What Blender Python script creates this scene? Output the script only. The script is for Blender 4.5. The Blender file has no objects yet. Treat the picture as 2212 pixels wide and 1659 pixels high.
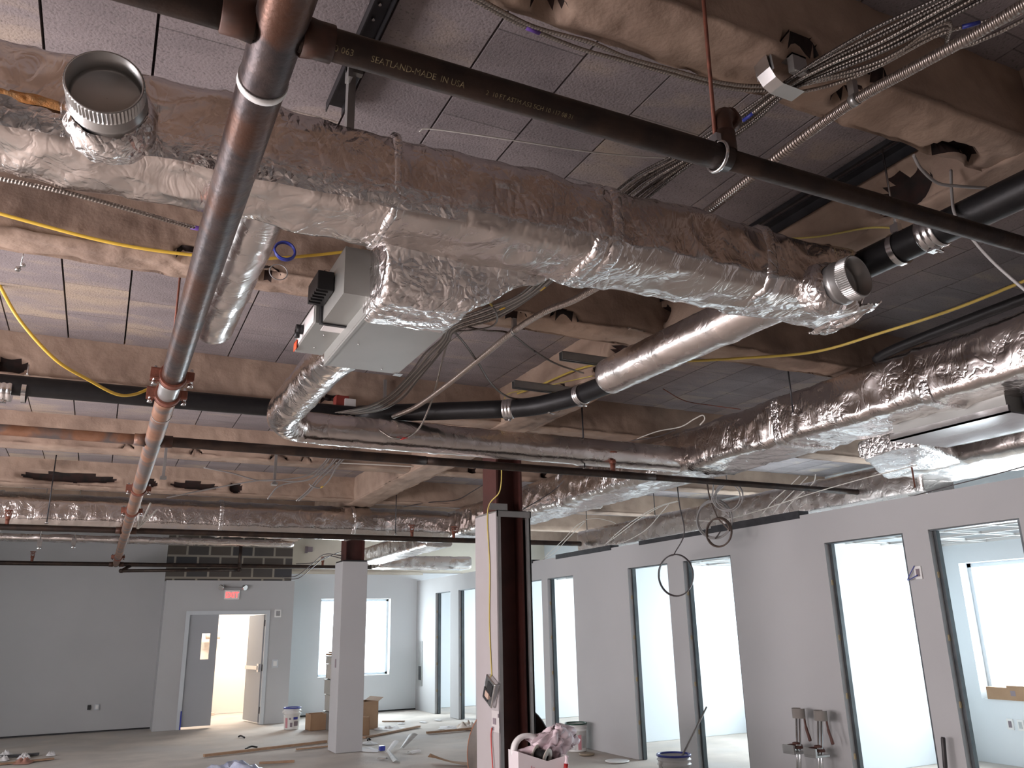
import bpy, bmesh, math, random
from mathutils import Vector, Matrix, noise
random.seed(7)
PI = math.pi
SC = bpy.context.scene
COL = SC.collection

# ------------------------------------------------------------------ camera
FPX, CXP, CYP, CAMH = 1755.0, 1106.0, 829.5, 1.66
_y, _p, _r = (math.radians(a) for a in (26.525, 16.706, -1.223))
_f = Vector((math.sin(_y)*math.cos(_p), math.cos(_y)*math.cos(_p), math.sin(_p)))
_r0 = Vector((math.cos(_y), -math.sin(_y), 0))
_u0 = _r0.cross(_f)
CR = _r0*math.cos(_r) + _u0*math.sin(_r)
CU = -_r0*math.sin(_r) + _u0*math.cos(_r)
CAM = Vector((0, 0, CAMH))
cam = bpy.data.cameras.new('camera'); cam.sensor_width = 36.0; cam.lens = FPX/2212*36.0
cam.clip_start = 0.05
co = bpy.data.objects.new('camera', cam); COL.objects.link(co)
co.matrix_world = Matrix(((CR.x, CU.x, -_f.x, 0), (CR.y, CU.y, -_f.y, 0), (CR.z, CU.z, -_f.z, CAMH), (0, 0, 0, 1)))
SC.camera = co

def at(x, y, X=None, Y=None, Z=None):
    """survey helper: the point of the room seen at photo pixel (x, y) on the plane X=, Y= or Z="""
    d = _f*FPX + CR*(x-CXP) - CU*(y-CYP)
    if X is not None: t = X/d.x
    elif Y is not None: t = Y/d.y
    else: t = (Z-CAMH)/d.z
    return CAM + d*t

# ------------------------------------------------------------------ world, daylight, exposure
SC.view_settings.view_transform = 'Standard'
SC.view_settings.look = 'None'
SC.view_settings.gamma = 1
SC.view_settings.use_curve_mapping = False
SC.view_settings.exposure = 0.1
w = bpy.data.worlds.new('overcast_sky'); SC.world = w; w.use_nodes = True
bg = w.node_tree.nodes['Background']; bg.inputs[0].default_value = (0.86, 0.94, 1.0, 1); bg.inputs[1].default_value = 6.0

def daylight(name, loc, direction, sx, sy, power, col):
    l = bpy.data.lights.new(name, 'AREA'); l.shape = 'RECTANGLE'; l.size = sx; l.size_y = sy
    l.energy = power; l.color = col
    o = bpy.data.objects.new(name, l); COL.objects.link(o); o.location = loc
    o.rotation_euler = Vector(direction).to_track_quat('-Z', 'Y').to_euler()
    return o
COOL = (0.80, 0.92, 1.0); PINK = (1.0, 0.87, 0.89); WARM = (1.0, 0.9, 0.8)
XE = 9.79        # inner face of the exterior wall
OFF = [(3.80, 7.30), (7.30, 10.83), (10.83, 14.58), (14.58, 17.95)]   # the four offices (Y range)
OWIN = [(4.55, 6.98), (8.00, 10.40), (11.60, 14.10), (15.2, 17.5)]      # their windows
for i, (a, b) in enumerate(OWIN):
    daylight('office_window_daylight', (XE+0.42, (a+b)/2, 1.55), (-1, 0, 0), b-a+.3, 1.9, 260, COOL)
daylight('far_window_daylight', (5.07, 18.45, 1.55), (0, -1, 0), 1.8, 1.9, 300, COOL)
LEFT_ADDED = [(1.2, 3.6), (4.8, 7.2), (8.4, 10.8), (12.0, 14.4)]  # unseen openings added on the left, each with a pinkish light behind it
for (a, b), pw in zip(LEFT_ADDED, (340, 380, 110, 20)):
    daylight('left_added_light', (-4.92, (a+b)/2, 1.7), (1, 0, 0), b-a+.3, 1.9, pw, PINK)
# ------------------------------------------------------------------ helpers
def lerp(a, b, t): return a+(b-a)*t

class MB:
    def __init__(s): s.v = []; s.f = []; s.uv = []; s.sm = []
    def face(s, idx, uv=None, smooth=False):
        s.f.append(tuple(idx)); s.uv.append(uv or [(0, 0)]*len(idx)); s.sm.append(smooth)
    def box(s, x0, x1, y0, y1, z0, z1, M=None, bev=0):
        if bev > 0:
            return s._bevbox(x0, x1, y0, y1, z0, z1, M, bev)
        n = len(s.v)
        for z in (z0, z1):
            for (x, y) in ((x0, y0), (x1, y0), (x1, y1), (x0, y1)):
                p = Vector((x, y, z)); s.v.append(M @ p if M else p)
        for q in ((0, 3, 2, 1), (4, 5, 6, 7), (0, 1, 5, 4), (1, 2, 6, 5), (2, 3, 7, 6), (3, 0, 4, 7)):
            s.face([n+i for i in q])
        return s
    def _bevbox(s, x0, x1, y0, y1, z0, z1, M, b):
        bm = bmesh.new()
        bmesh.ops.create_cube(bm, size=1)
        for v in bm.verts:
            v.co = Vector((lerp(x0, x1, v.co.x+.5), lerp(y0, y1, v.co.y+.5), lerp(z0, z1, v.co.z+.5)))
        bmesh.ops.bevel(bm, geom=bm.edges[:]+bm.verts[:], offset=b, segments=2, affect='EDGES', profile=.5)
        s.add_bm(bm, M); bm.free(); return s
    def add_bm(s, bm, M=None, smooth=False):
        n = len(s.v); bm.verts.index_update()
        for v in bm.verts: s.v.append(M @ v.co if M else v.co.copy())
        for f in bm.faces: s.face([n+v.index for v in f.verts], None, smooth)
    def quad(s, a, b, c, d, smooth=False):
        n = len(s.v); s.v += [Vector(a), Vector(b), Vector(c), Vector(d)]; s.face((n, n+1, n+2, n+3), None, smooth)
    def ring_strip(s, rings, closed=True, caps=(True, True), smooth=True, ulen=None):
        """rings: list of equal-length vertex loops"""
        n = len(s.v); m = len(rings[0])
        for r in rings: s.v += [Vector(p) for p in r]
        for i in range(len(rings)-1):
            u0 = ulen[i] if ulen else i; u1 = ulen[i+1] if ulen else i+1
            for j in range(m if closed else m-1):
                k = (j+1) % m
                s.face((n+i*m+j, n+i*m+k, n+(i+1)*m+k, n+(i+1)*m+j),
                       [(u0, j/m), (u0, (j+1)/m), (u1, (j+1)/m), (u1, j/m)], smooth)
        if caps[0]: s.face([n+j for j in range(m)][::-1])
        if caps[1]: s.face([n+(len(rings)-1)*m+j for j in range(m)])
        return s
    def tube(s, pts, r, n=10, caps=(True, True), fn=None, smooth=True):
        """sweep a circle (radius r, number or list) along pts; fn(u, ang, p, nrm) -> extra radius"""
        P = [Vector(p) for p in pts]; N = len(P)
        T = []
        for i in range(N):
            t = (P[min(i+1, N-1)]-P[max(i-1, 0)])
            T.append(t.normalized() if t.length > 1e-9 else Vector((0, 0, 1)))
        ref = Vector((0, 0, 1)) if abs(T[0].z) < .9 else Vector((1, 0, 0))
        A = (ref - T[0]*ref.dot(T[0])).normalized()
        rings = []; ul = []; L = 0
        for i in range(N):
            if i: L += (P[i]-P[i-1]).length
            A = (A - T[i]*A.dot(T[i])).normalized(); B = T[i].cross(A)
            rr = r[i] if isinstance(r, (list, tuple)) else r
            ring = []
            for j in range(n):
                a = 2*PI*j/n; nr = A*math.cos(a)+B*math.sin(a)
                e = fn(L, a, P[i]+nr*rr, nr) if fn else 0
                ring.append(P[i]+nr*(rr+e))
            rings.append(ring); ul.append(L)
        return s.ring_strip(rings, True, caps, smooth, ul)
    def cyl(s, a, b, r, n=16, r2=None, caps=(True, True)):
        return s.tube([a, b], [r, r if r2 is None else r2], n, caps)
    def lathe(s, prof, n=24, M=None, caps=(False, False)):
        """prof: [(radius, z)] around local Z"""
        rings = [[Vector((r*math.cos(2*PI*j/n), r*math.sin(2*PI*j/n), z)) for j in range(n)] for r, z in prof]
        if M: rings = [[M @ p for p in r] for r in rings]
        return s.ring_strip(rings, True, caps)
    def sphere(s, c, r, n=10, sc=(1, 1, 1)):
        c = Vector(c)
        rings = []
        for i in range(1, n):
            th = PI*i/n
            rings.append([c+Vector((r*sc[0]*math.sin(th)*math.cos(2*PI*j/(2*n)), r*sc[1]*math.sin(th)*math.sin(2*PI*j/(2*n)), -r*sc[2]*math.cos(th))) for j in range(2*n)])
        return s.ring_strip(rings, True, (True, True))
    def grid(s, nu, nv, fn, smooth=True):
        n = len(s.v)
        for i in range(nu+1):
            for j in range(nv+1): s.v.append(Vector(fn(i/nu, j/nv)))
        for i in range(nu):
            for j in range(nv):
                a = n+i*(nv+1)+j
                s.face((a, a+nv+1, a+nv+2, a+1), [(i/nu, j/nv), ((i+1)/nu, j/nv), ((i+1)/nu, (j+1)/nv), (i/nu, (j+1)/nv)], smooth)
        return s
    def build(s, name, mat, parent=None, origin=None):
        O = Vector(origin) if origin is not None else (WORLD[parent.name] if parent else Vector((0, 0, 0)))
        me = bpy.data.meshes.new(name)
        me.from_pydata([v-O for v in s.v], [], s.f)
        me.polygons.foreach_set('use_smooth', s.sm)
        ul = me.uv_layers.new(name='UVMap')
        flat = [c for f in s.uv for uv in f for c in uv]
        ul.data.foreach_set('uv', flat)
        me.materials.append(mat); me.update()
        o = bpy.data.objects.new(name, me); COL.objects.link(o)
        if parent:
            o.parent = parent; o.location = O - WORLD[parent.name]
        else: o.location = O
        WORLD[o.name] = O
        return o
WORLD = {}
def tag(o, label, cat, group=None, kind=None):
    if label: o['label'] = label
    if cat: o['category'] = cat
    if group: o['group'] = group
    if kind: o['kind'] = kind
    return o
def thing(name, label, cat, loc=(0, 0, 0), group=None):
    o = bpy.data.objects.new(name, None); COL.objects.link(o); o.location = loc; o.empty_display_size = .1
    WORLD[o.name] = Vector(loc)
    return tag(o, label, cat, group)
def struct(name, mb, mat, label=None, parent=None):
    o = mb.build(name, mat, parent)
    if not parent: o['kind'] = 'structure'
    if label: o['label'] = label; o['category'] = name.split('_')[0]
    return o
def dup(root, delta, label=None, group=None):
    r = root.copy(); COL.objects.link(r); r.location = root.location+Vector(delta)
    if label: r['label'] = label
    if group: r['group'] = group
    for ch in list(root.children):
        c = ch.copy(); COL.objects.link(c); c.parent = r
        for g in ch.children:
            d = g.copy(); COL.objects.link(d); d.parent = c
    return r
def spline(pts, k=8):
    P = [Vector(p) for p in pts]
    if len(P) < 3: return [P[0].lerp(P[-1], i/k) for i in range(k+1)]
    out = []
    for i in range(len(P)-1):
        a = P[i-1] if i else P[i]*2-P[i+1]; b = P[i]; c = P[i+1]; d = P[i+2] if i+2 < len(P) else c*2-b
        for j in range(k):
            t = j/k
            out.append(.5*((2*b)+(c-a)*t+(2*a-5*b+4*c-d)*t*t+(3*b-a-3*c+d)*t**3))
    out.append(P[-1]); return out
def ns(p, s, seed=0.0): return noise.noise(Vector((p[0]*s+seed, p[1]*s-seed*.7, p[2]*s+seed*.3)))

# ------------------------------------------------------------------ materials
MATS = {}
def rgb(h):
    h = h.lstrip('#'); c = [int(h[i:i+2], 16)/255 for i in (0, 2, 4)]
    return tuple(x/12.92 if x <= .04045 else ((x+.055)/1.055)**2.4 for x in c)+(1,)
def M(name, c1, c2=None, scale=8, rough=.6, metal=0, bump=0, bscale=40, detail=6, c3=None, s3=2.0, t3=(.55, .65), bdist=.01, stretch=None, r2=None, spec=None, coat=0):
    if name in MATS: return MATS[name]
    m = bpy.data.materials.new(name); m.use_nodes = True
    nt = m.node_tree; N = nt.nodes; L = nt.links; b = N['Principled BSDF']
    b.inputs['Roughness'].default_value = rough; b.inputs['Metallic'].default_value = metal
    if spec is not None: b.inputs['Specular IOR Level'].default_value = spec
    if coat: b.inputs['Coat Weight'].default_value = coat; b.inputs['Coat Roughness'].default_value = .15
    c1 = rgb(c1) if isinstance(c1, str) else c1
    b.inputs['Base Color'].default_value = c1
    tc = N.new('ShaderNodeTexCoord'); vec = tc.outputs['Object']
    if stretch:
        mp = N.new('ShaderNodeMapping'); mp.inputs['Scale'].default_value = stretch
        L.new(vec, mp.inputs[0]); vec = mp.outputs[0]
    def nz(sc, det=detail, dist=0):
        n = N.new('ShaderNodeTexNoise'); n.inputs['Scale'].default_value = sc; n.inputs['Detail'].default_value = det
        n.inputs['Distortion'].default_value = dist; L.new(vec, n.inputs['Vector']); return n.outputs[0]
    col = None
    if c2:
        c2 = rgb(c2) if isinstance(c2, str) else c2
        rp = N.new('ShaderNodeValToRGB'); rp.color_ramp.elements[0].position = .35; rp.color_ramp.elements[1].position = .65
        rp.color_ramp.elements[0].color = c1; rp.color_ramp.elements[1].color = c2
        L.new(nz(scale), rp.inputs[0]); col = rp.outputs[0]
        if c3:
            c3 = rgb(c3) if isinstance(c3, str) else c3
            r3 = N.new('ShaderNodeValToRGB'); r3.color_ramp.elements[0].position = t3[0]; r3.color_ramp.elements[1].position = t3[1]
            L.new(nz(s3, 5, .4), r3.inputs[0])
            mx = N.new('ShaderNodeMix'); mx.data_type = 'RGBA'
            L.new(r3.outputs[0], mx.inputs[0]); L.new(col, mx.inputs[6]); mx.inputs[7].default_value = c3; col = mx.outputs[2]
        L.new(col, b.inputs['Base Color'])
    if r2 is not None:
        mr = N.new('ShaderNodeMapRange'); mr.inputs[3].default_value = rough; mr.inputs[4].default_value = r2
        L.new(nz(scale*1.7), mr.inputs[0]); L.new(mr.outputs[0], b.inputs['Roughness'])
    if bump:
        bp = N.new('ShaderNodeBump'); bp.inputs['Strength'].default_value = bump; bp.inputs['Distance'].default_value = bdist
        L.new(nz(bscale), bp.inputs['Height']); L.new(bp.outputs[0], b.inputs['Normal'])
    MATS[name] = m; return m

def foil_material(name, base=(.72, .665, .635, 1), rough=.26, crinkle=.45, st=(1, 1, 1), patch=(.48, .62)):
    """aluminium foil facing: broad smooth zones, patches of fine crumple, creases running across the duct (st = stretch)"""
    m = bpy.data.materials.new(name); m.use_nodes = True
    nt = m.node_tree; N = nt.nodes; L = nt.links; b = N['Principled BSDF']
    b.inputs['Metallic'].default_value = 1; b.inputs['Base Color'].default_value = base
    tc = N.new('ShaderNodeTexCoord'); mp = N.new('ShaderNodeMapping'); mp.inputs['Scale'].default_value = st; L.new(tc.outputs['Object'], mp.inputs[0])
    def nz(sc, det, dist, v):
        n = N.new('ShaderNodeTexNoise'); n.inputs['Scale'].default_value = sc; n.inputs['Detail'].default_value = det; n.inputs['Distortion'].default_value = dist
        L.new(v, n.inputs['Vector']); return n
    o = tc.outputs['Object']; sv = mp.outputs[0]
    big = nz(4.5, 3, .8, o); cre = nz(5.5, 3, 1.6, sv); fine = nz(24, 3, 1.5, sv); msk = nz(2.1, 2, .5, o)
    vo = N.new('ShaderNodeTexVoronoi'); vo.feature = 'DISTANCE_TO_EDGE'; vo.inputs['Scale'].default_value = 17
    dv = N.new('ShaderNodeVectorMath'); dv.operation = 'MULTIPLY_ADD'; dv.inputs[1].default_value = (.10, .10, .10)
    L.new(big.outputs['Color'], dv.inputs[0]); L.new(sv, dv.inputs[2]); L.new(dv.outputs[0], vo.inputs['Vector'])
    rp = N.new('ShaderNodeValToRGB'); rp.color_ramp.elements[0].position = patch[0]; rp.color_ramp.elements[1].position = patch[1]; L.new(msk.outputs[0], rp.inputs[0])
    def op(k, a, c):
        q = N.new('ShaderNodeMath'); q.operation = k
        for i, x in enumerate((a, c)):
            if isinstance(x, (int, float)): q.inputs[i].default_value = x
            else: L.new(x, q.inputs[i])
        return q.outputs[0]
    ridge = op('ABSOLUTE', op('SUBTRACT', cre.outputs[0], .5), 0)
    crum = op('ADD', op('MULTIPLY', op('MINIMUM', vo.outputs[0], .25), 1.1), op('MULTIPLY', fine.outputs[0], .30))
    h = op('ADD', op('ADD', op('MULTIPLY', big.outputs[0], .8), op('MULTIPLY', op('MINIMUM', ridge, .08), 2.0)), op('MULTIPLY', crum, op('ADD', op('MULTIPLY', rp.outputs[0], .85), .12)))
    bp = N.new('ShaderNodeBump'); bp.inputs['Strength'].default_value = crinkle; bp.inputs['Distance'].default_value = .020
    L.new(h, bp.inputs['Height']); L.new(bp.outputs[0], b.inputs['Normal'])
    mr = N.new('ShaderNodeMapRange'); mr.inputs[3].default_value = rough-.06; mr.inputs[4].default_value = rough+.12
    L.new(big.outputs[0], mr.inputs[0]); L.new(mr.outputs[0], b.inputs['Roughness'])
    MATS[name] = m; return m

def ridged_material(name, base, pitch, rough=.35, metal=1, depth=.003, strength=1.0):
    """armoured cable / spiral conduit: ribs every <pitch> m along the sweep (UV.x is length in metres)"""
    m = bpy.data.materials.new(name); m.use_nodes = True
    nt = m.node_tree; N = nt.nodes; L = nt.links; b = N['Principled BSDF']
    b.inputs['Metallic'].default_value = metal; b.inputs['Roughness'].default_value = rough; b.inputs['Base Color'].default_value = rgb(base)
    uv = N.new('ShaderNodeUVMap'); uv.uv_map = 'UVMap'
    sx = N.new('ShaderNodeSeparateXYZ'); L.new(uv.outputs[0], sx.inputs[0])
    q = N.new('ShaderNodeMath'); q.operation = 'MULTIPLY'; q.inputs[1].default_value = 2*PI/pitch; L.new(sx.outputs[0], q.inputs[0])
    sk = N.new('ShaderNodeMath'); sk.operation = 'MULTIPLY_ADD'; sk.inputs[1].default_value = 2*PI; L.new(sx.outputs[1], sk.inputs[0]); L.new(q.outputs[0], sk.inputs[2])
    sn = N.new('ShaderNodeMath'); sn.operation = 'SINE'; L.new(sk.outputs[0], sn.inputs[0])
    bp = N.new('ShaderNodeBump'); bp.inputs['Strength'].default_value = strength; bp.inputs['Distance'].default_value = depth
    L.new(sn.outputs[0], bp.inputs['Height']); L.new(bp.outputs[0], b.inputs['Normal'])
    MATS[name] = m; return m

def plank_material():
    m = bpy.data.materials.new('cement_planks'); m.use_nodes = True
    nt = m.node_tree; N = nt.nodes; L = nt.links; b = N['Principled BSDF']; b.inputs['Roughness'].default_value = .9
    tc = N.new('ShaderNodeTexCoord'); sp = N.new('ShaderNodeSeparateXYZ'); L.new(tc.outputs['Object'], sp.inputs[0])
    def math_(op, a, v=None, c=None):
        q = N.new('ShaderNodeMath'); q.operation = op
        for i, x in enumerate((a, v, c)):
            if x is None: continue
            if isinstance(x, (int, float)): q.inputs[i].default_value = x
            else: L.new(x, q.inputs[i])
        return q.outputs[0]
    ix = math_('FLOOR', math_('DIVIDE', math_('ADD', sp.outputs[0], .41), .375))
    wn0 = N.new('ShaderNodeTexWhiteNoise'); wn0.noise_dimensions = '1D'; L.new(ix, wn0.inputs['W'])
    ys = math_('ADD', sp.outputs[1], math_('MULTIPLY', wn0.outputs[0], .35))
    yd = math_('DIVIDE', ys, .56)
    iy = math_('FLOOR', yd); fy = math_('FRACT', yd)
    cv = N.new('ShaderNodeCombineXYZ'); L.new(ix, cv.inputs[0]); L.new(iy, cv.inputs[1])
    wn = N.new('ShaderNodeTexWhiteNoise'); wn.noise_dimensions = '2D'; L.new(cv.outputs[0], wn.inputs['Vector'])
    n1 = N.new('ShaderNodeTexNoise'); n1.inputs['Scale'].default_value = 2.2; n1.inputs['Detail'].default_value = 6; n1.inputs['Distortion'].default_value = .6
    mp = N.new('ShaderNodeMapping'); mp.inputs['Scale'].default_value = (1, 2.2, 1); L.new(tc.outputs['Object'], mp.inputs[0]); L.new(mp.outputs[0], n1.inputs['Vector'])
    n2 = N.new('ShaderNodeTexNoise'); n2.inputs['Scale'].default_value = 90; n2.inputs['Detail'].default_value = 4; L.new(tc.outputs['Object'], n2.inputs['Vector'])
    f = math_('ADD', math_('MULTIPLY', wn.outputs[0], .22), math_('MULTIPLY', n1.outputs[0], .8))
    left_tan = N.new('ShaderNodeMapRange'); left_tan.inputs[1].default_value = .5; left_tan.inputs[2].default_value = -.6; left_tan.inputs[3].default_value = 0; left_tan.inputs[4].default_value = .13; L.new(sp.outputs[0], left_tan.inputs[0])  # shifts the plank tone toward tan on the left
    f = math_('ADD', f, left_tan.outputs[0])
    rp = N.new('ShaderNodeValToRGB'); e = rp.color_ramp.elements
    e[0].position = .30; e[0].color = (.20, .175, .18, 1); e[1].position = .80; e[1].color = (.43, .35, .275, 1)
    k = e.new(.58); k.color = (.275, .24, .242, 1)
    L.new(f, rp.inputs[0])
    pores = N.new('ShaderNodeValToRGB'); pores.color_ramp.elements[0].position = .33; pores.color_ramp.elements[1].position = .42
    L.new(n2.outputs[0], pores.inputs[0])
    ln = math_('MINIMUM', math_('LESS_THAN', fy, .012), 1.0)
    mx = N.new('ShaderNodeMix'); mx.data_type = 'RGBA'; mx.blend_type = 'MULTIPLY'; mx.inputs[0].default_value = .35
    L.new(rp.outputs[0], mx.inputs[6]); L.new(pores.outputs[0], mx.inputs[7])
    mx2 = N.new('ShaderNodeMix'); mx2.data_type = 'RGBA'; L.new(math_('MULTIPLY', ln, .55), mx2.inputs[0]); L.new(mx.outputs[2], mx2.inputs[6]); mx2.inputs[7].default_value = (.05, .045, .045, 1)
    L.new(mx2.outputs[2], b.inputs['Base Color'])
    bp = N.new('ShaderNodeBump'); bp.inputs['Strength'].default_value = .5; bp.inputs['Distance'].default_value = .006
    L.new(n2.outputs[0], bp.inputs['Height']); L.new(bp.outputs[0], b.inputs['Normal'])
    MATS['cement_planks'] = m; return m

def block_material():
    m = bpy.data.materials.new('block_masonry'); m.use_nodes = True
    nt = m.node_tree; N = nt.nodes; L = nt.links; b = N['Principled BSDF']; b.inputs['Roughness'].default_value = .9
    tc = N.new('ShaderNodeTexCoord'); mp = N.new('ShaderNodeMapping'); mp.inputs['Rotation'].default_value = (PI/2, 0, 0)
    L.new(tc.outputs['Object'], mp.inputs[0])
    br = N.new('ShaderNodeTexBrick'); br.inputs['Scale'].default_value = 1; br.inputs['Brick Width'].default_value = .42; br.inputs['Row Height'].default_value = .21
    br.inputs['Mortar Size'].default_value = .022; br.inputs['Color1'].default_value = (.05, .052, .058, 1); br.inputs['Color2'].default_value = (.10, .085, .07, 1)
    br.inputs['Mortar'].default_value = (.28, .26, .22, 1); br.inputs['Mortar Smooth'].default_value = .2
    L.new(mp.outputs[0], br.inputs['Vector']); L.new(br.outputs[0], b.inputs['Base Color'])
    MATS['block_masonry'] = m; return m

def glass_material():
    m = bpy.data.materials.new('window_glass'); m.use_nodes = True
    nt = m.node_tree; N = nt.nodes; L = nt.links
    for n in list(N):
        if n.type == 'BSDF_PRINCIPLED': N.remove(n)
    t = N.new('ShaderNodeBsdfTransparent'); g = N.new('ShaderNodeBsdfGlossy'); g.inputs['Roughness'].default_value = .02
    mx = N.new('ShaderNodeMixShader'); mx.inputs[0].default_value = .06
    L.new(t.outputs[0], mx.inputs[1]); L.new(g.outputs[0], mx.inputs[2]); L.new(mx.outputs[0], N['Material Output'].inputs[0])
    MATS['window_glass'] = m; return m
def film_material():
    m = bpy.data.materials.new('plastic_film'); m.use_nodes = True
    nt = m.node_tree; N = nt.nodes; L = nt.links
    for n in list(N):
        if n.type == 'BSDF_PRINCIPLED': N.remove(n)
    t = N.new('ShaderNodeBsdfTransparent'); d = N.new('ShaderNodeBsdfDiffuse'); d.inputs[0].default_value = (.75, .78, .85, 1)
    g = N.new('ShaderNodeBsdfGlossy'); g.inputs['Roughness'].default_value = .15
    a = N.new('ShaderNodeMixShader'); a.inputs[0].default_value = .3; c = N.new('ShaderNodeMixShader'); c.inputs[0].default_value = .55
    L.new(d.outputs[0], a.inputs[1]); L.new(g.outputs[0], a.inputs[2]); L.new(t.outputs[0], c.inputs[1]); L.new(a.outputs[0], c.inputs[2])
    L.new(c.outputs[0], N['Material Output'].inputs[0]); MATS['plastic_film'] = m; return m
def emit_material(name, col, strength):
    m = bpy.data.materials.new(name); m.use_nodes = True; b = m.node_tree.nodes['Principled BSDF']
    b.inputs['Base Color'].default_value = col; b.inputs['Emission Color'].default_value = col; b.inputs['Emission Strength'].default_value = strength
    MATS[name] = m; return m

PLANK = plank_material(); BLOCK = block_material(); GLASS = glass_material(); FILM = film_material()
FOIL = foil_material('foil_wrap', st=(1.3, .8, .8), rough=.2, crinkle=.40); FOILY = foil_material('foil_wrap_long', st=(.8, 1.3, .8), rough=.2, crinkle=.40)
FOIL2 = foil_material('smooth_foil', rough=.24, crinkle=.2, patch=(.55, .7))
TAPE = foil_material('foil_tape', base=(.8, .77, .755, 1), rough=.22, crinkle=.6, st=(1.3, 1.3, 1.3), patch=(.4, .5))
BEAMM = M('sprayed_beam', (.40, .295, .225, 1), (.30, .215, .165, 1), 3.5, .95, 0, .4, 45, c3=(.15, .105, .08, 1), s3=1.1, t3=(.56, .74), bdist=.008)
HOLEM = M('broken_rusty_pocket', (.012, .009, .008, 1), (.03, .013, .010, 1), 14, .95)
DRYW = M('grey_primed_drywall', (.44, .44, .44, 1), (.42, .42, .42, 1), 1.2, .85)
DRYP = M('pale_drywall', (.39, .36, .36, 1), (.375, .345, .34, 1), 3, .85)
OFFW = M('office_paint', (.66, .7, .72, 1), None, 1, .8)
CREAM = M('cream_upper_wall', (.62, .58, .49, 1), (.56, .52, .44, 1), 2, .85)
CONC = M('concrete_floor', (.58, .52, .46, 1), (.46, .415, .37, 1), 1.6, .85, 0, .3, 50, c3=(.5, .47, .44, 1), s3=.8, t3=(.5, .7))
BLACKST = M('black_steel', (.03, .022, .019, 1), (.055, .035, .026, 1), 12, .42, .6, .15, 60, r2=.6)
MAINP = M('weathered_pipe_steel', (.058, .048, .050, 1), (.105, .082, .078, 1), 22, .24, .8, .14, 70, c3=(.105, .052, .034, 1), s3=4.5, t3=(.47, .60), r2=.5)
RUSTP = M('rusty_pipe_steel', (.22, .105, .058, 1), (.30, .16, .10, 1), 10, .5, .45, .2, 70, c3=(.13, .11, .105, 1), s3=4, t3=(.46, .58))
RUST = M('rust_red_casting', (.23, .075, .045, 1), (.14, .05, .032, 1), 25, .6, .2, .3, 60)
DKRUST = M('brown_fitting', (.085, .036, .022, 1), (.05, .028, .02, 1), 18, .5, .3)
REDPR = M('red_primer_steel', (.075, .022, .017, 1), (.05, .016, .013, 1), 4, .55, .1, .1, 30)
GALV = M('galvanised_sheet', (.40, .40, .39, 1), (.46, .46, .45, 1), 6, .38, .85, .05, 20)
GALVB = M('galvanised_bright', (.6, .6, .6, 1), (.68, .68, .68, 1), 12, .22, 1)
STUD = M('shaded_stud_steel', (.09, .10, .105, 1), (.125, .135, .14, 1), 5, .45, .85)  # stud steel darkened to carry the shadow inside the jambs
BOXG = M('zinc_cabinet', (.35, .355, .335, 1), (.31, .315, .295, 1), 3, .42, .45)
DARKST = M('dark_channel_steel', (.05, .05, .055, 1), (.07, .07, .075, 1), 9, .4, .8)
CASTB = M('cast_iron_black', (.006, .006, .007, 1), (.01, .0095, .01, 1), 20, .45, 0, .1, 60, spec=.35)
BLACKPL = M('black_plastic', (.012, .012, .013, 1), None, 1, .5)
WHITEPL = M('white_plastic', (.72, .72, .70, 1), None, 1, .45)
ARM = ridged_material('armoured_cable', '#a39c95', .010, depth=.0012, strength=.7)
ARM2 = ridged_material('armoured_cable_dark', '#75706c', .010, depth=.0012, strength=.7)
FLEX = ridged_material('flex_conduit', '#b9aea6', .013, depth=.0018, strength=.8)
WIREG = M('grey_wire', (.30, .29, .28, 1), None, 1, .5)
WIREW = M('white_wire', (.62, .6, .55, 1), None, 1, .5)
WIREB = M('dark_wire', (.07, .06, .06, 1), None, 1, .5)
YELL = M('yellow_cable_jacket', (.78, .52, .07, 1), None, 1, .45)
YELLD = M('dull_yellow_jacket', (.5, .4, .1, 1), None, 1, .5)
BLUE = M('blue_plastic', (.035, .05, .30, 1), None, 1, .35)
REDC = M('red_jacket', (.5, .06, .05, 1), None, 1, .45)
PURP = M('purple_marking', (.12, .05, .3, 1), None, 1, .5)
ORNG = M('orange_sticker', (.85, .1, .03, 1), None, 1, .5)
WOOD = M('raw_lumber', (.37, .24, .15, 1), (.30, .18, .105, 1), 10, .7, stretch=(1, 6, 6))
CARD = M('cardboard', (.35, .22, .13, 1), (.31, .19, .11, 1), 5, .8)
PAPER = M('white_paper', (.75, .73, .72, 1), None, 1, .8)
BAGP = M('clear_blue_bag', (.42, .46, .62, 1), (.6, .64, .75, 1), 9, .25, 0, .6, 30)
PINKBAG = M('pink_white_bag', (.72, .58, .62, 1), (.78, .66, .69, 1), 6, .4, 0, .4, 25)
INK = M('grey_print', (.22, .18, .2, 1), None, 1, .7)
REDINK = M('red_print', (.55, .25, .28, 1), None, 1, .7)
DOORG = M('grey_door_paint', (.34, .35, .365, 1), None, 1, .5)
FRAMEG = M('pale_frame_paint', (.52, .55, .57, 1), None, 1, .5)
STAIRW = M('stair_white_block', (.8, .74, .68, 1), None, 1, .8)
EXITR = emit_material('lit_red_letters', (1, .05, .05, 1), 4)
DARKGRIP = M('dark_grip', (.03, .025, .025, 1), None, 1, .5)
STRAP = M('brown_leather', (.09, .035, .025, 1), None, 1, .6)

# ------------------------------------------------------------------ setting: floor, slab, walls
X0, X1, Y0, YF = -4.5, XE, -5.0, 18.0
XP = 6.46          # room face of the office partition
def slab_fn(x0, x1, y0, y1, z, n=2): return None
mb = MB(); mb.grid(60, 80, lambda u, v: (lerp(X0-.3, X1+.3, u), lerp(Y0-.3, 21.0, v), 0.006*ns((lerp(X0, X1, u), lerp(Y0, 21, v), 0), .6)-.004))
struct('floor', mb, CONC, 'dusty bare concrete floor under the whole unfinished room')
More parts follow.
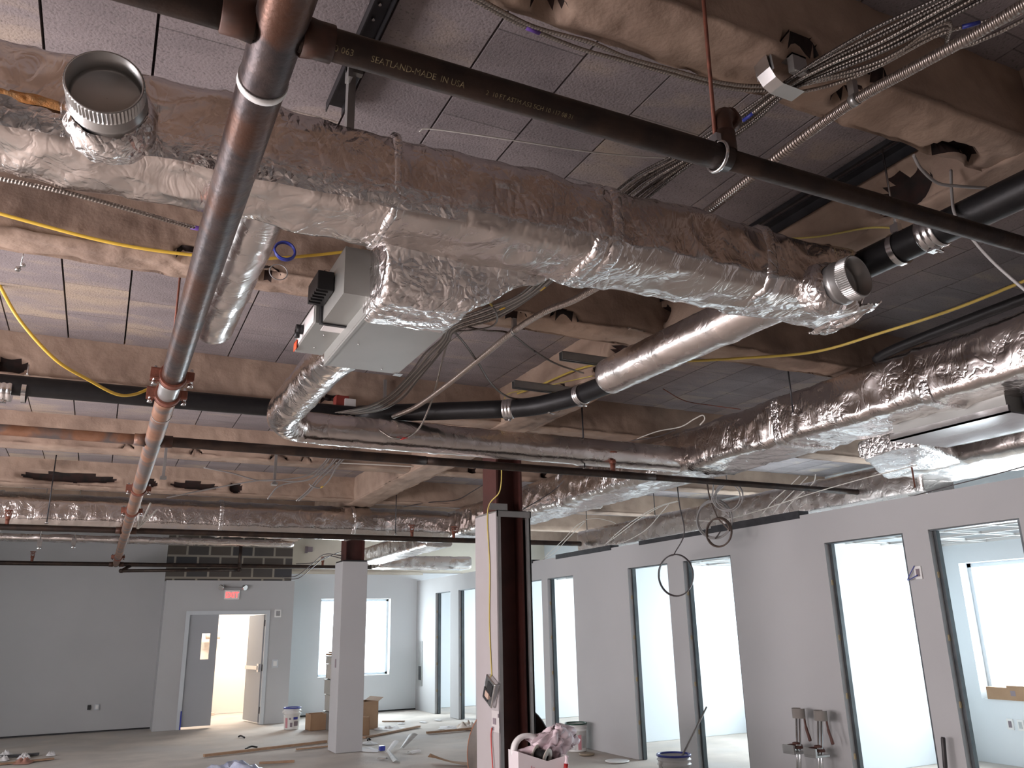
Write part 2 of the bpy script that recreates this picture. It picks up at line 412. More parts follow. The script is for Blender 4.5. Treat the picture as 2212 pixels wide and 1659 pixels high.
# ceiling: one slab of long cement planks running into the picture, real open joints between them
SL = 3.78
mb = MB()
k0 = int((X0+.41)//.375)-1
x = -.41+.375*k0
while x < X1+.3:
    a, b = x+.005, x+.37
    dz = .004*ns((x*7, 1, 2), 1)
    mb.box(a, b, Y0-.2, 18.2, SL+dz, SL+.12)
    x += .375
mb.box(X0-.3, X1+.4, Y0-.3, 18.3, SL+.12, SL+.2)
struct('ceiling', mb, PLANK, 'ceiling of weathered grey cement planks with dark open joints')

SOF = 3.45
def beam(name, label, axis, a0, a1, c0, c1, zs, ztop, seed, holes=(), step=.045, fine=None):
    """sprayed concrete beam: near face, soffit, far face as one displaced skin; holes = (along, dist round profile, ru, rv)"""
    h = ztop-zs; wd = c1-c0
    prof = []
    n1 = max(4, int(h/step)); n2 = max(4, int(wd/step))
    P = [(c0, lerp(ztop, zs, i/n1), (-1, 0)) for i in range(n1)] + [(lerp(c0, c1, i/n2), zs, (0, -1)) for i in range(n2)] + [(c1, lerp(zs, ztop, i/n1), (1, 0)) for i in range(n1+1)]
    D = [0]
    for i in range(1, len(P)): D.append(D[-1]+math.hypot(P[i][0]-P[i-1][0], P[i][1]-P[i-1][1]))
    AA = []; a = a0
    while a < a1-1e-6:
        AA.append(a); a += step if (fine is None or fine[0] < a < fine[1]) else step*4
    AA.append(a1); nl = len(AA)-1
    rings = []
    for i in range(nl+1):
        a = AA[i]; ring = []
        for (c, z, nn), d in zip(P, D):
            e = .011*ns((a, c*2+d, z), 5, seed)+.008*ns((a, d, 0), 16, seed)
            corner = min(abs(d-h), abs(d-h-wd))
            if corner < .05: e -= (.05-corner)*.35*(1+.9*ns((a, d, 3), 7, seed))
            for (ha, hd, ru, rv) in holes:
                q = ((a-ha)/ru)**2+((d-hd)/rv)**2
                q *= 1+.3*ns((a, d, 7), 9, seed)
                if q < 1.25: e = lerp(-.075, e, max(0, min(1, (q-.75)/.5)))
            cc = c+nn[0]*e; zz = min(z+nn[1]*e, ztop)
            ring.append((a, cc, zz) if axis == 'x' else (cc, a, zz))
        rings.append(ring)
    mb = MB(); mb.ring_strip(rings, False, (False, False), True)
    o = mb.build(name, BEAMM); o['kind'] = 'structure'; o['label'] = label; o['category'] = 'beam'
    o.data.materials.append(HOLEM)
    # broken pockets show dark rusty steel
    m = len(P); ar = []
    for f in o.data.polygons:
        c = sum((o.data.vertices[v].co for v in f.vertices), Vector())/len(f.vertices)
        i = f.index // (m-1); j = f.index % (m-1)
        a = (AA[i]+AA[i+1])/2; d = (D[j]+D[j+1])/2
        for (ha, hd, ru, rv) in holes:
            if (((a-ha)/ru)**2+((d-hd)/rv)**2)*(1+.3*ns((a, d, 7), 9, seed)) < .95: f.material_index = 1
    return o
h_ = SL-SOF+.03
BY = [1.58, 4.02, 6.50, 8.95, 11.40, 13.85, 16.30, -.87]
BL = ['sprayed concrete beam crossing the ceiling at upper right, nearest the viewer',
      'sprayed concrete beam behind the wrapped trunk duct, yellow cable along its face',
      'sprayed concrete beam meeting the girder above the framed column',
      'sprayed concrete beam beyond the rusty branch pipe at left',
      'sprayed concrete beam just before the far cross duct', 'sprayed concrete beam beyond the far cross duct',
      'sprayed concrete beam nearest the far wall', 'sprayed concrete beam behind the viewer']
HO = {0: [(1.88, h_-.03, .075, .055), (2.25, h_-.02, .05, .04), (2.2, h_+.1, .05, .05), (1.02, h_+.17, .06, .045), (2.9, h_+.2, .14, .06)],
      1: [(.22, h_-.02, .07, .05), (.62, h_+.05, .06, .05), (2.38, h_-.03, .1, .05), (2.06, h_+.06, .07, .04), (.95, h_, .07, .04)],
      2: [(-.75, h_-.08, .1, .06), (1.55, h_-.04, .14, .07)],
      3: [(.75, h_-.03, .05, .04), (1.6, h_-.03, .09, .04), (1.9, h_-.03, .05, .04), (.1, h_-.03, .05, .04), (3.9, h_-.05, .05, .04), (4.3, h_-.05, .05, .04), (4.9, h_-.05, .05, .03)],
      4: [(-.5, h_-.12, .55, .06), (1.0, h_-.1, .3, .05), (1.5, h_-.1, .08, .07), (.45, h_-.1, .08, .05)]}
for i, y in enumerate(BY):
    beam('ceiling_beam', BL[i], 'x', X0-.1, X1+.05, y, y+.25, SOF, SL+.03, i*3.1, HO.get(i, ()), (.02, .02, .022, .026, .022, .08, .08, .08)[i], (-1.3, 5.5))
beam('ceiling_girder', 'sprayed concrete girder running into the picture over the columns', 'y', Y0, 18.1, 3.12, 3.50, 3.43, SL+.03, 41,
     [(2.2, .25, .16, .1), (2.75, .3, .05, .03), (4.0, .2, .06, .05), (4.55, .28, .13, .09), (4.85, .36, .07, .06), (5.4, .33, .07, .06), (1.95, .12, .05, .05)], .02, (1.5, 6.6))

# partition with office openings
OPEN = [(16.0, 16.82), (14.72, 15.55), (12.04-.55, 12.29), (11.01-.0, 11.81-.35)]
OPEN = [(4.02, 4.84), (5.10, 6.02), (7.42, 8.30), (8.62, 9.52), (11.00, 11.82), (12.02, 12.82), (14.72, 15.55), (15.98, 16.82)]
ZO, ZP = 2.41, 2.72
mb = MB()
def wall_with_openings(mb, fx, y0, y1, z1, ops, zo, zs=0.0):
    y = y0
    for a, b in ops:
        if a > y: fx(y, a, 0, z1)
        fx(a, b, zo, z1)
        if zs > 0: fx(a, b, 0, zs)
        y = b
    if y < y1: fx(y, y1, 0, z1)
wall_with_openings(mb, lambda a, b, z0, z1: mb.box(XP, XP+.12, a, b, z0, z1), -3.0, 18.0, ZP, OPEN, ZO)
struct('wall_right', mb, DRYW, 'grey drywall office partition with tall door openings along the right')
# exterior wall with windows
mb = MB(); wall_with_openings(mb, lambda a, b, z0, z1: mb.box(XE, XE+.3, a, b, z0, z1), Y0-.3, 18.3, SL+.1, OWIN, 2.33, .72)
struct('wall_exterior', mb, OFFW, 'pale exterior wall of the offices with tall bright windows')
for yd in (3.70, 7.30, 10.83, 14.58):
    mb = MB(); mb.box(XP+.12, XE, yd-.0, yd+.11, 0, ZP); struct('wall_divider', mb, OFFW, {3.70: 'pale dividing wall at the near end of the offices, outside the right edge', 7.30: 'pale dividing wall seen through the nearest office openings', 10.83: 'pale dividing wall seen through the second pair of openings', 14.58: 'pale dividing wall seen through the openings beside the framed column'}[yd])
# left wall with openings added for the pinkish light, rear wall, far walls
mb = MB(); wall_with_openings(mb, lambda a, b, z0, z1: mb.box(X0-.3, X0, a, b, z0, z1), Y0-.3, 18.3, SL+.1, LEFT_ADDED, 2.55, .8)
struct('wall_left', mb, DRYW, 'grey side wall outside the left edge with openings added for light')
mb = MB(); mb.box(X0-.3, X1+.3, Y0-.3, Y0, 0, SL+.1)
struct('wall_rear', mb, DRYW, 'plain grey wall behind the viewer')
mb = MB(); mb.box(X0, 1.18, 17.66, 18.0, 0, SL); struct('wall_far', mb, DRYW, 'dim grey far wall at the left')
mb = MB()
mb.box(1.12, 1.52, 17.07, 17.30, 0, 2.66); mb.box(3.07, 3.52, 17.07, 17.30, 0, 2.66); mb.box(1.52, 3.07, 17.07, 17.30, 2.09, 2.66)
mb.box(1.12, 1.24, 17.30, 17.7, 0, 2.66); mb.box(3.40, 3.52, 17.30, 18.3, 0, 2.66)
struct('wall_stair', mb, DRYW, 'pale grey drywall around the double door, stepping out from the far wall')
mb = MB(); mb.box(1.12, 3.52, 17.42, 17.6, 2.66, SL); struct('wall_block', mb, BLOCK, 'bare dark concrete block with pale mortar above the stair door')
mb = MB()
mb.box(3.50, 4.29, 18.0, 18.3, 0, 2.9); mb.box(5.85, X1, 18.0, 18.3, 0, 2.9); mb.box(4.29, 5.85, 18.0, 18.3, 0, .75); mb.box(4.29, 5.85, 18.0, 18.3, 2.34, 2.9)
struct('wall_window_end', mb, OFFW, 'pale end wall with a deep window behind the boxed column')
mb = MB(); mb.box(3.50, X1, 18.02, 18.3, 2.9, SL+.1); mb.box(3.50, 6.6, 17.99, 18.02, 2.86, 2.92)
struct('wall_end_upper', mb, CREAM, 'cream unpainted upper part of the end wall')
for (a, b, y, n_) in ((X0, 1.12, 17.655, 'far'), (3.52, XP, 17.995, 'end')):
    mb = MB(); mb.box(a, b, y-.004, y+.01, .004, .028); struct('baseboard_'+n_, mb, BLACKPL)
# stairwell behind the door
mb = MB(); mb.box(.9, 3.9, 19.9, 20.0, 0, 3.2); mb.box(.9, 1.0, 18.02, 19.95, 0, 3.2); mb.box(3.8, 3.9, 18.32, 19.95, 0, 3.2); mb.box(.9, 3.9, 18.02, 20, 2.75, 2.85)
struct('wall_stairwell', mb, STAIRW, 'white painted block wall of the stairwell seen through the open door')
sl = bpy.data.lights.new('stairwell_lamp', 'AREA'); sl.energy = 105; sl.color = WARM; sl.shape = 'RECTANGLE'; sl.size = 1.2; sl.size_y = .3
so = bpy.data.objects.new('stairwell_lamp', sl); COL.objects.link(so); so.location = (2.6, 18.7, 2.68)

# windows (frame, glass, film)
def window(n, axis, a0, a1, z0, z1, c, label, film=True):
    """window set in the wall opening; axis: 'y' opening runs along Y at X=c, 'x' along X at Y=c"""
    f = MB()
    def bx(p0, p1, q0, q1, d0, d1):
        if axis == 'y': f.box(c+d0, c+d1, p0, p1, q0, q1)
        else: f.box(p0, p1, c+d0, c+d1, q0, q1)
    t = .05
    bx(a0, a0+t, z0, z1, .16, .22); bx(a1-t, a1, z0, z1, .16, .22); bx(a0, a1, z0, z0+t, .16, .22); bx(a0, a1, z1-t, z1, .16, .22)
    o = f.build('window_%d' % n, FRAMEG); o['kind'] = 'structure'; o['label'] = label; o['category'] = 'window'
    g = MB()
    if axis == 'y': g.box(c+.188, c+.194, a0+t, a1-t, z0+t, z1-t)
    else: g.box(a0+t, a1-t, c+.188, c+.194, z0+t, z1-t)
    g.build('pane', GLASS, o)
    if film:
        # ragged strips of protective film left round the edge of the glass
        fm = MB(); n_ = 60
        per = []
        W = a1-a0; H = z1-z0
        for i in range(n_):
            s_ = i/n_*4; k = int(s_); u = s_-k
            base = [(u, 0), (1, u), (1-u, 1), (0, 1-u)][k]
            wid = .10+.05*ns((i*.7, n, 3), 1.3)+(.06 if k == 2 else 0)
            inn = (lerp(base[0], .5, wid*1.6), lerp(base[1], .5, wid*1.3))
            per.append((base, inn))
        outer = []; inner = []
        for b_, i_ in per:
            for lst, q in ((outer, b_), (inner, i_)):
                p = (a0+t+(W-2*t)*q[0], z0+t+(H-2*t)*q[1])
                lst.append((c+.18, p[0], p[1]) if axis == 'y' else (p[0], c+.18, p[1]))
        fm.ring_strip([outer, inner], True, (False, False), False)
        fm.build('film', FILM, o)
    return o
for i, (a, b) in enumerate(OWIN):
    window(i+1, 'y', a, b, .72, 2.33, XE, ['bright office window seen through the rightmost opening', 'bright office window of the second office', 'bright office window of the third office', 'bright office window of the farthest office'][i])
window(5, 'x', 4.29, 5.85, .75, 2.34, 18.0, 'white window half hidden behind the boxed column on the end wall')
for i, (a, b) in enumerate(LEFT_ADDED):  # panes for the added left openings, out of view
    o = MB(); o.box(X0-.2, X0-.16, a, b, .8, 2.55)
    o = o.build('window_%d' % (6+i), GLASS); o['kind'] = 'structure'
# galvanised studs lining the openings, inner shadow put into their darker colour, steel top track pieces
k = 1
for a, b in OPEN:
    mb = MB()
    mb.box(XP+.055, XP+.10, b-.035, b-.003, 0, ZO-.01)
    mb.box(XP+.112, XP+.124, b-.012, b+.03, 0, ZO)
    mb.box(XP+.015, XP+.105, a+.002, b-.002, ZO-.012, ZO-.001)
    mb.box(XP+.02, XP+.10, a+.002, a+.03, 0, ZO-.01)
    o = mb.build('trim_%d' % k, STUD); o['kind'] = 'structure'; k += 1
    for z in (.42, .95, 1.48, 2.0):
        mb = MB(); mb.box(XP+.03, XP+.052, b-.008, b+.002, z, z+.05); mb.build('plaster_tab', M('tan_tab', (.45, .36, .22, 1), None, 1, .8), o)
for (a, b, z) in ((6.3, 7.7, .05), (7.7, 9.2, .025), (9.9, 11.5, .04), (12.3, 13.0, .03)):
    mb = MB(); mb.box(XP-.012, XP+.13, a, b, ZP-.03, ZP+z)
    o = mb.build('trim_%d' % k, DARKST); o['kind'] = 'structure'; k += 1

# ------------------------------------------------------------------ sprinkler piping
XM, ZPIPE, RM = .22, 2.94, .057
def ymain(px_, py_): return at(px_, py_, Z=ZPIPE).y
def straight(a, b, step=.12):
    a = Vector(a); b = Vector(b); n = max(2, int((b-a).length/step)); return [a.lerp(b, i/n) for i in range(n+1)]
def grooved_coupling(parent, y):
    mb = MB()
    for s in (-1, 1):
        mb.tube([(XM, y+s*.012, ZPIPE), (XM, y+s*.034, ZPIPE)], [RM+.016, RM+.010], 24)
    mb.tube([(XM, y-.014, ZPIPE), (XM, y+.014, ZPIPE)], RM+.014, 24)
    c = mb.build('grooved_coupling', RUST, parent)
    for s in (-1, 1):
        b = MB(); b.box(XM+s*(RM+.008), XM+s*(RM+.045), y-.028, y+.028, ZPIPE-.024, ZPIPE+.024, bev=.006); b.build('bolt_lug', RUST, c)
        b = MB(); b.cyl((XM+s*(RM+.03), y, ZPIPE-.05), (XM+s*(RM+.03), y, ZPIPE+.045), .008, 8)
        b.cyl((XM+s*(RM+.03), y, ZPIPE-.055), (XM+s*(RM+.03), y, ZPIPE-.036), .014, 6); b.build('bolt', GALVB, c)
t = thing('sprinkler_main_pipe', 'thick weathered steel main pipe running away on the left, rusty at its far end', 'pipe', (XM, 1.5, ZPIPE))
yc1, yc2 = ymain(361, 811), ymain(351, 851)
mb = MB(); mb.tube(straight((XM, -.6, ZPIPE), (XM, yc1, ZPIPE)), RM, 28); o = mb.build('pipe_length', MAINP, t)
mb = MB(); mb.tube(straight((XM, yc1, ZPIPE), (XM, yc2, ZPIPE)), RM-.002, 28); mb.build('pipe_length', GALV, t)
mb = MB(); mb.tube(straight((XM, yc2, ZPIPE), (XM, 17.0, ZPIPE)), RM, 24); o = mb.build('pipe_length', RUSTP, t); o['label'] = 'rust covered far length of the main pipe'
yw = ymain(568, 176)
mb = MB(); mb.tube([(XM, yw-.012, ZPIPE), (XM, yw+.012, ZPIPE)], RM+.003, 28); mb.build('white_tape_band', WHITEPL, t)
for y in (yc1, yc2, ymain(291, 1055), ymain(282, 1103), ymain(249, 1203)): grooved_coupling(t, min(y, 16.5))
yb = ymain(345, 893)
mb = MB(); mb.tube([(XM, yb-.006, ZPIPE), (XM, yb+.006, ZPIPE)], RM+.003, 20); mb.build('wire_tie', WIREG, t)
MAIN = t

def upright_head(parent, x, y, z, s=1.0, mat=RUST):
    mb = MB()
    mb.cyl((x, y, z), (x, y, z+.055*s), .017*s, 10); mb.cyl((x, y, z+.05*s), (x, y, z+.075*s), .022*s, 8)
    for q in (-1, 1): mb.tube([(x+q*.014*s, y, z+.07*s), (x+q*.022*s, y, z+.1*s), (x+q*.006*s, y, z+.125*s)], .005*s, 6)
    mb.cyl((x, y, z+.122*s), (x, y, z+.130*s), .034*s, 14); mb.sphere((x, y, z+.1*s), .012*s, 4)
    return mb.build('sprinkler_head', mat, parent)
def branch(name_label, y, z, r, xa, xb, mats, heads=(), tees=(), group='sprinkler branch pipes', collar=(DKRUST, DKRUST), reducers=()):
    t = thing('sprinkler_branch_pipe', name_label, 'pipe', (XM, y, z), group)
    mb = MB(); mb.tube(straight((xa, y, z), (XM-RM*.8, y, z)), r, 18); mb.build('pipe_length', mats[0], t)
    xs = [XM+RM*.8]+[q for q, _ in reducers]+[xb]; rs = [r]+[q for _, q in reducers]
    for i in range(len(xs)-1):
        mb = MB(); mb.tube(straight((xs[i], y, z), (xs[i+1], y, z)), rs[i], 18); mb.build('pipe_length', mats[1], t)
    for s, mt in zip((-1, 1), collar):
        mb = MB(); a = XM+s*(RM-.005)
        mb.tube([(a, y, z), (a+s*.03, y, z), (a+s*.068, y, z), (a+s*.07, y, z)], [r+.010, r+.006, r+.006, r+.001], 20); mb.build('outlet_fitting', mt, t)
    for x, l in tees:
        mb = MB(); mb.tube([(x-l, y, z), (x-l, y, z), (x-l*.45, y, z), (x-l*.4, y, z), (x+l*.4, y, z), (x+l*.45, y, z), (x+l, y, z), (x+l, y, z)],
                           [r, r+.012, r+.012, r+.007, r+.007, r+.012, r+.012, r], 18); mb.build('tee_fitting', RUST, t)
    for x in heads: upright_head(t, x, y, z+r*.7, 1.35)
    return t
# the nearest branch: black, stencilled, hung from a red rod
yA = 1.56; rA = .037
xt = at(1585, 335, Z=ZPIPE).x
tA = branch('black stencilled sprinkler branch pipe crossing the top of the view nearest the viewer', yA, ZPIPE, rA, -1.6, 4.6, (BLACKST, BLACKST), reducers=((xt, .0305),))
mb = MB()
mb.tube([(xt-.06, yA, ZPIPE)]*1+[(xt-.06, yA, ZPIPE), (xt-.02, yA, ZPIPE), (xt+.03, yA, ZPIPE), (xt+.07, yA, ZPIPE), (xt+.07, yA, ZPIPE)], [rA, rA+.013, rA+.010, rA+.010, rA+.012, .03], 20)
mb.tube([(xt-.005, yA, ZPIPE+.02), (xt-.005, yA, ZPIPE+.085)], .033, 16)
mb.build('tee_fitting', DKRUST, tA)
mb = MB(); el = spline([(xt-.005, yA, ZPIPE+.08), (xt-.003, yA+.005, ZPIPE+.125), (xt+.022, yA+.02, ZPIPE+.16), (xt+.06, yA+.04, ZPIPE+.165)], 5)
mb.tube(el, .03, 14); mb.tube([el[-1]-Vector((.022, .012, .001)), el[-1]+Vector((.004, .002, 0))], .038, 14); mb.tube([el[-1], el[-1]+Vector((.03, .017, 0))], .016, 6)
mb.build('elbow_with_plug', DKRUST, tA)
# ring hanger
xr = at(1560, 330, Z=ZPIPE).x
mb = MB(); mb.tube([(xr, yA+(rA+.006)*math.cos(a), ZPIPE+(rA+.006)*math.sin(a)) for a in [2*PI*i/28 for i in range(29)]], .006, 6)
mb.box(xr-.012, xr+.012, yA-.018, yA+.018, ZPIPE+rA+.004, ZPIPE+rA+.03); mb.build('ring_hanger', GALVB, tA)
mb = MB(); mb.cyl((xr, yA, ZPIPE+rA+.02), (xr, yA-.02, SL+.02), .006, 8)
tag(mb.build('hanger_rod', RUST), 'red brown threaded rod holding up the black stencilled branch pipe', 'hanger rod')

def stencil(parent, text, x_start, y, z, r, ang0, size, mat):
    """stencilled lettering wrapped on the underside of the pipe (axis X)"""
    cu = bpy.data.curves.new('stencil', 'FONT'); cu.body = text; cu.size = size; cu.extrude = 0; cu.resolution_u = 2
    tmp = bpy.data.objects.new('stencil_tmp', cu); COL.objects.link(tmp)
    dg = bpy.context.evaluated_depsgraph_get(); me = bpy.data.meshes.new_from_object(tmp.evaluated_get(dg))
    bpy.data.objects.remove(tmp)
    O = WORLD[parent.name]
    for v in me.vertices:
        u, vv = v.co.x, v.co.y
        a = ang0+vv/r
        rr = r+.0012
        v.co = Vector((x_start+u, y-rr*math.cos(a), z+rr*math.sin(a)))-O
    me.materials.clear(); me.materials.append(mat)
    o = bpy.data.objects.new('stencilled_lettering', me); COL.objects.link(o); o.parent = parent; WORLD[o.name] = O
    return o
STEN = M('worn_stencil_paint', (.30, .24, .13, 1), (.11, .09, .055, 1), 70, .8)
def xA(px_, py_): return at(px_, py_, Z=ZPIPE-rA).x
stencil(tA, '20 063', xA(708, 118), yA, ZPIPE, rA, -1.0, .020, STEN)
stencil(tA, 'SEATLAND-MADE  IN USA', xA(796, 145), yA, ZPIPE, rA, -1.0, .020, STEN)
stencil(tA, '2  10 FT ASTM A53 SCH 10 117 08 31', xA(1050, 206), yA, ZPIPE, rA, -1.0, .0155, STEN)

yB = ymain(330, 952)
tB = branch('rust orange sprinkler branch pipe crossing the middle of the view to the partition', yB, ZPIPE, .036, -2.6, 7.2, (RUSTP, BLACKST),
            heads=(at(1325, 1028, Y=yB).x,), tees=((at(1325, 1030, Y=yB).x, .06), (at(1722, 1068, Y=yB).x, .05)), collar=(RUSTP, DKRUST), reducers=((2.2, .033), (4.4, .029)))
yC = ymain(268, 1146)
tC = branch('dark sprinkler branch pipe running just below the far cross duct', yC, ZPIPE, .038, -3.0, 6.9, (BLACKST, BLACKST),
            heads=[at(p, 1150, Y=yC).x for p in (12, 890, 980)], tees=[(at(p, 1165, Y=yC).x, .06) for p in (12, 890, 980, 1176)])
yD = 16.75
zD = at(247, 1219, Y=yD).z
tD = branch('thin dark sprinkler branch pipe along the far wall above the exit door', yD, zD, .038, -3.2, 5.9, (BLACKST, BLACKST),
            heads=[at(p, 1218, Y=yD).x for p in (68, 697, 890)], tees=[(at(p, 1220, Y=yD).x, .07) for p in (68, 285, 697, 890)])
p0, p1, p2, p3 = at(282, 1222, Y=yD), at(262, 1233, Y=yD-.1), at(517, 1231, Y=yD-.05), at(521, 1172, Y=yD-.05)
mb = MB(); mb.tube([p0, p1], .03, 10); mb.tube([p1, p2], .03, 10); mb.tube([p2, p3], .034, 10); mb.sphere(p1, .045, 5); mb.sphere(p2, .05, 5)
tag(mb.build('drop_pipe', BLACKST), 'small dark drop pipe turning up in front of the bare concrete block', 'pipe')

# ------------------------------------------------------------------ foil wrapped ducts
def rect_ring(hw, hh, r, n):
    """n points round a rounded rectangle, with outward normals"""
    segs = []
    L = [2*(hw-r), PI*r/2, 2*(hh-r), PI*r/2]*2; tot = sum(L); pts = []
    cs = [(hw-r, -(hh-r), -PI/2), (hw-r, hh-r, 0), (-(hw-r), hh-r, PI/2), (-(hw-r), -(hh-r), PI)]
    for i in range(n):
        s = i/n*tot; k = 0
        while s > L[k]: s -= L[k]; k += 1
        if k == 0: p = (-(hw-r)+s, -hh); q = (0, -1)
        elif k == 2: p = (hw, -(hh-r)+s); q = (1, 0)
        elif k == 4: p = (hw-r-s, hh); q = (0, 1)
        elif k == 6: p = (-hw, hh-r-s); q = (-1, 0)
        else:
            c = cs[(k-1)//2]; a = c[2]+s/r; q = (math.cos(a), math.sin(a)); p = (c[0]+r*q[0], c[1]+r*q[1])
        pts.append((p, q))
    return pts
def crumple(p, a, seed, amp):
    e = amp*ns(p, 3.2, seed)+.55*amp*ns(p, 9, seed+5)
    q = 1-abs(ns((p[0]*1.0, p[1]*1.0, p[2]*1.0), 6.5, seed+9))*2
    e += .5*amp*max(q, 0)**3
    e += .10*amp*ns(p, 26, seed+2)
    return e
def band_fx(a, p, bands, seed, wid=.05):
    e = 0
    for b in bands:
        d = abs(a-b-.015*ns(p, 5, seed))
        if d < wid: e += (.007+.007*ns((p[0]*18, p[1]*18, p[2]*18+a*4), 1, seed))*(1-d/wid)**.5
    return e
def duct_rect(axis, a0, a1, c0, c1, z0, z1, r=.05, seed=0., amp=.012, bands=(), step=.022, n=84, sag=.012, taper=None):
    mb = MB(); hw, hh = (c1-c0)/2, (z1-z0)/2; cc, cz = (c0+c1)/2, (z0+z1)/2
    pts = rect_ring(hw, hh, r, n); N = int((a1-a0)/step); rings = []; ul = []
    for i in range(N+1):
        a = lerp(a0, a1, i/N); ring = []
        for (p, q) in pts:
            c, z = cc+p[0], cz+p[1]
            P = (a, c, z) if axis == 'x' else (c, a, z)
            e = crumple(P, a, seed, amp)+band_fx(a, P, bands, seed)
            if q[1] < -.9: e += sag*(1-(p[0]/hw)**2)*(1+.8*ns((a, 0, 0), 1.6, seed))
            if abs(q[0]) > .9: e += sag*.8*(1-(p[1]/hh)**2)
            if i in (0, N): e -= .015
            P = (a, c+q[0]*e, z+q[1]*e) if axis == 'x' else (c+q[0]*e, a, z+q[1]*e)
            ring.append(P)
        rings.append(ring); ul.append(a)
    mb.ring_strip(rings, True, (True, True), True, ul); return mb
def tape_band(axis, a, c0, c1, z0, z1, r, seed, wid=.045, grow=.012, parent=None):
    mb = duct_rect(axis, a-wid, a+wid, c0-grow, c1+grow, z0-grow-.008, z1+grow, r+grow, seed, .010, step=.009, n=120, sag=.013)
    return mb.build('tape_joint', TAPE, parent)
def duct_round(pts, r, seed=0., amp=.004, bands=(), n=40, capr=True, step=.03):
    P = spline(pts, 24) if len(pts) > 2 else straight(pts[0], pts[1], step)
    def fn(L, a, p, nr):
        e = amp*ns(p, 7, seed)+amp*.6*ns(p, 22, seed)
        for b in bands:
            d = abs(L-b)
            if d < .02: e += .004+.004*ns((a*6, L*60, 0), 1, seed)
        return e
    mb = MB(); 
    Q = P; R = [r]*len(Q)
    if capr:
        t = (Q[-1]-Q[-2]).normalized(); Q = Q+[Q[-1]+t*.012, Q[-1]+t*.02]; R = R+[r*.93, r*.7]
    mb.tube(Q, R, n, (True, True), fn); return mb

# trunk duct across the middle
D1 = dict(x0=-1.6, x1=2.95, y0=2.33, y1=2.66, z0=3.015, z1=3.30)
t1 = thing('trunk_duct', 'big foil wrapped trunk duct across the view with a round collar at each end', 'duct', (0, 2.5, 3.0))
b1 = (.745, 1.55, 1.62, 2.40)
duct_rect('x', D1['x0'], D1['x1'], D1['y0'], D1['y1'], D1['z0'], D1['z1'], .055, 1.3, .017, b1, .02, 96, .016).build('foil_jacket', FOIL, t1)
for i, a in enumerate(b1): tape_band('x', a, D1['y0'], D1['y1'], D1['z0'], D1['z1'], .05, 3+i, .03 if i else .018, .013, t1)
# lapped seam tape along the lower near edge on the left, sheet metal and torn flap at the right end
mb = MB()
def seam(u, v):
    x = lerp(-1.6, 1.0, u); w_ = lerp(-.045, .045, v)
    p = (x, D1['y0']-.018-.006*abs(w_)/.045*0, D1['z0']+.02+w_)
    y = D1['y0']-.016-.012*max(0, ns((x*9, v*3, 1), 1, 2))-.004*ns((x*40, v*6, 0), 1)
    if w_ < 0: y = y-w_*.9*0+(-w_)*.5
    return (x, y, D1['z0']+.03+w_*.8+.008*ns((x*6, 0, 0), 1))
mb.grid(200, 5, seam); mb.build('seam_tape', TAPE, t1)
mb = MB()
def insul(u, v):
    x = lerp(-.75, -.19, u); return (x, D1['y0']-.022-.012*math.sin(PI*v)*(1+ns((x*30, v*5, 0), 1)), D1['z0']+.062+.03*v+.012*ns((x*14, v*2, 4), 1))
mb.grid(90, 6, insul); mb.build('exposed_insulation', M('orange_insulation', (.62, .27, .08, 1), (.5, .3, .14, 1), 30, .9, 0, .8, 90), t1)
mb = MB()
def flap(u, v):
    x = 2.93+.10*u+.02*ns((u*4, v*6, 2), 1); y = lerp(D1['y0']-.02, D1['y1']+.02, v)
    return (x, y, D1['z0']-.01+.03*ns((u*5, v*5, 5), 1)-.03*u*math.sin(v*PI)+.03*u*(1-v))
mb.grid(14, 24, flap); mb.build('torn_flap', TAPE, t1)
mb = MB(); mb.box(2.90, 2.955, D1['y0']+.02, D1['y1']-.02, D1['z0']+.02, D1['z1']-.02); mb.build('end_plate', GALV, t1)
def spin_collar(px_, py_, r, L, yface, parent, tilt=(0, 0)):
    c = at(px_, py_, Y=yface-.04)
    d = Vector((tilt[0], -1, tilt[1])).normalized()
    q = d.to_track_quat('Z', 'Y'); M4 = Matrix.Translation(c) @ q.to_matrix().to_4x4()
    mb = MB(); prof = [(r, -.09), (r, L*.30), (r+.006, L*.34), (r+.006, L*.42), (r, L*.46), (r, L), (r-.004, L), (r-.004, L*.25)]
    mb.lathe(prof, 48, M4); cl = mb.build('round_collar', GALV, parent)
    # crimped lip
    mb = MB(); rings = []
    for z, e in ((L*.62, .0), (L*.66, .0025), (L*.97, .0025), (L*1.0, 0)):
        rings.append([M4 @ Vector(((r+.001+(e if j % 2 else -e*.6))*math.cos(2*PI*j/120), (r+.001+(e if j % 2 else -e*.6))*math.sin(2*PI*j/120), z)) for j in range(120)])
    mb.ring_strip(rings, True, (False, False), False); mb.build('crimped_lip', GALV, cl)
    mb = MB(); mb.lathe([(r-.005, L*.56), (r*.93, L*.50), (r*.90, L*.47), (0.001, L*.47)], 48, M4); mb.build('damper_disc', GALV, cl)
    mb = MB(); mb.lathe([(r+.012, -.10), (r+.03, -.04), (r+.028, .0), (r+.012, .022), (r+.001, .03)], 40, M4)
    for i, v in enumerate(mb.v): mb.v[i] = v+Vector((ns(v, 25, 3), ns(v, 25, 5), ns(v, 25, 8)))*.012
    mb.build('tape_skirt', TAPE, parent)
    return cl
spin_collar(236, 243, .098, .14, D1['y0'], t1, (-.10, .02))
spin_collar(1793, 622, .090, .14, D1['y0'], t1, (.12, .02))

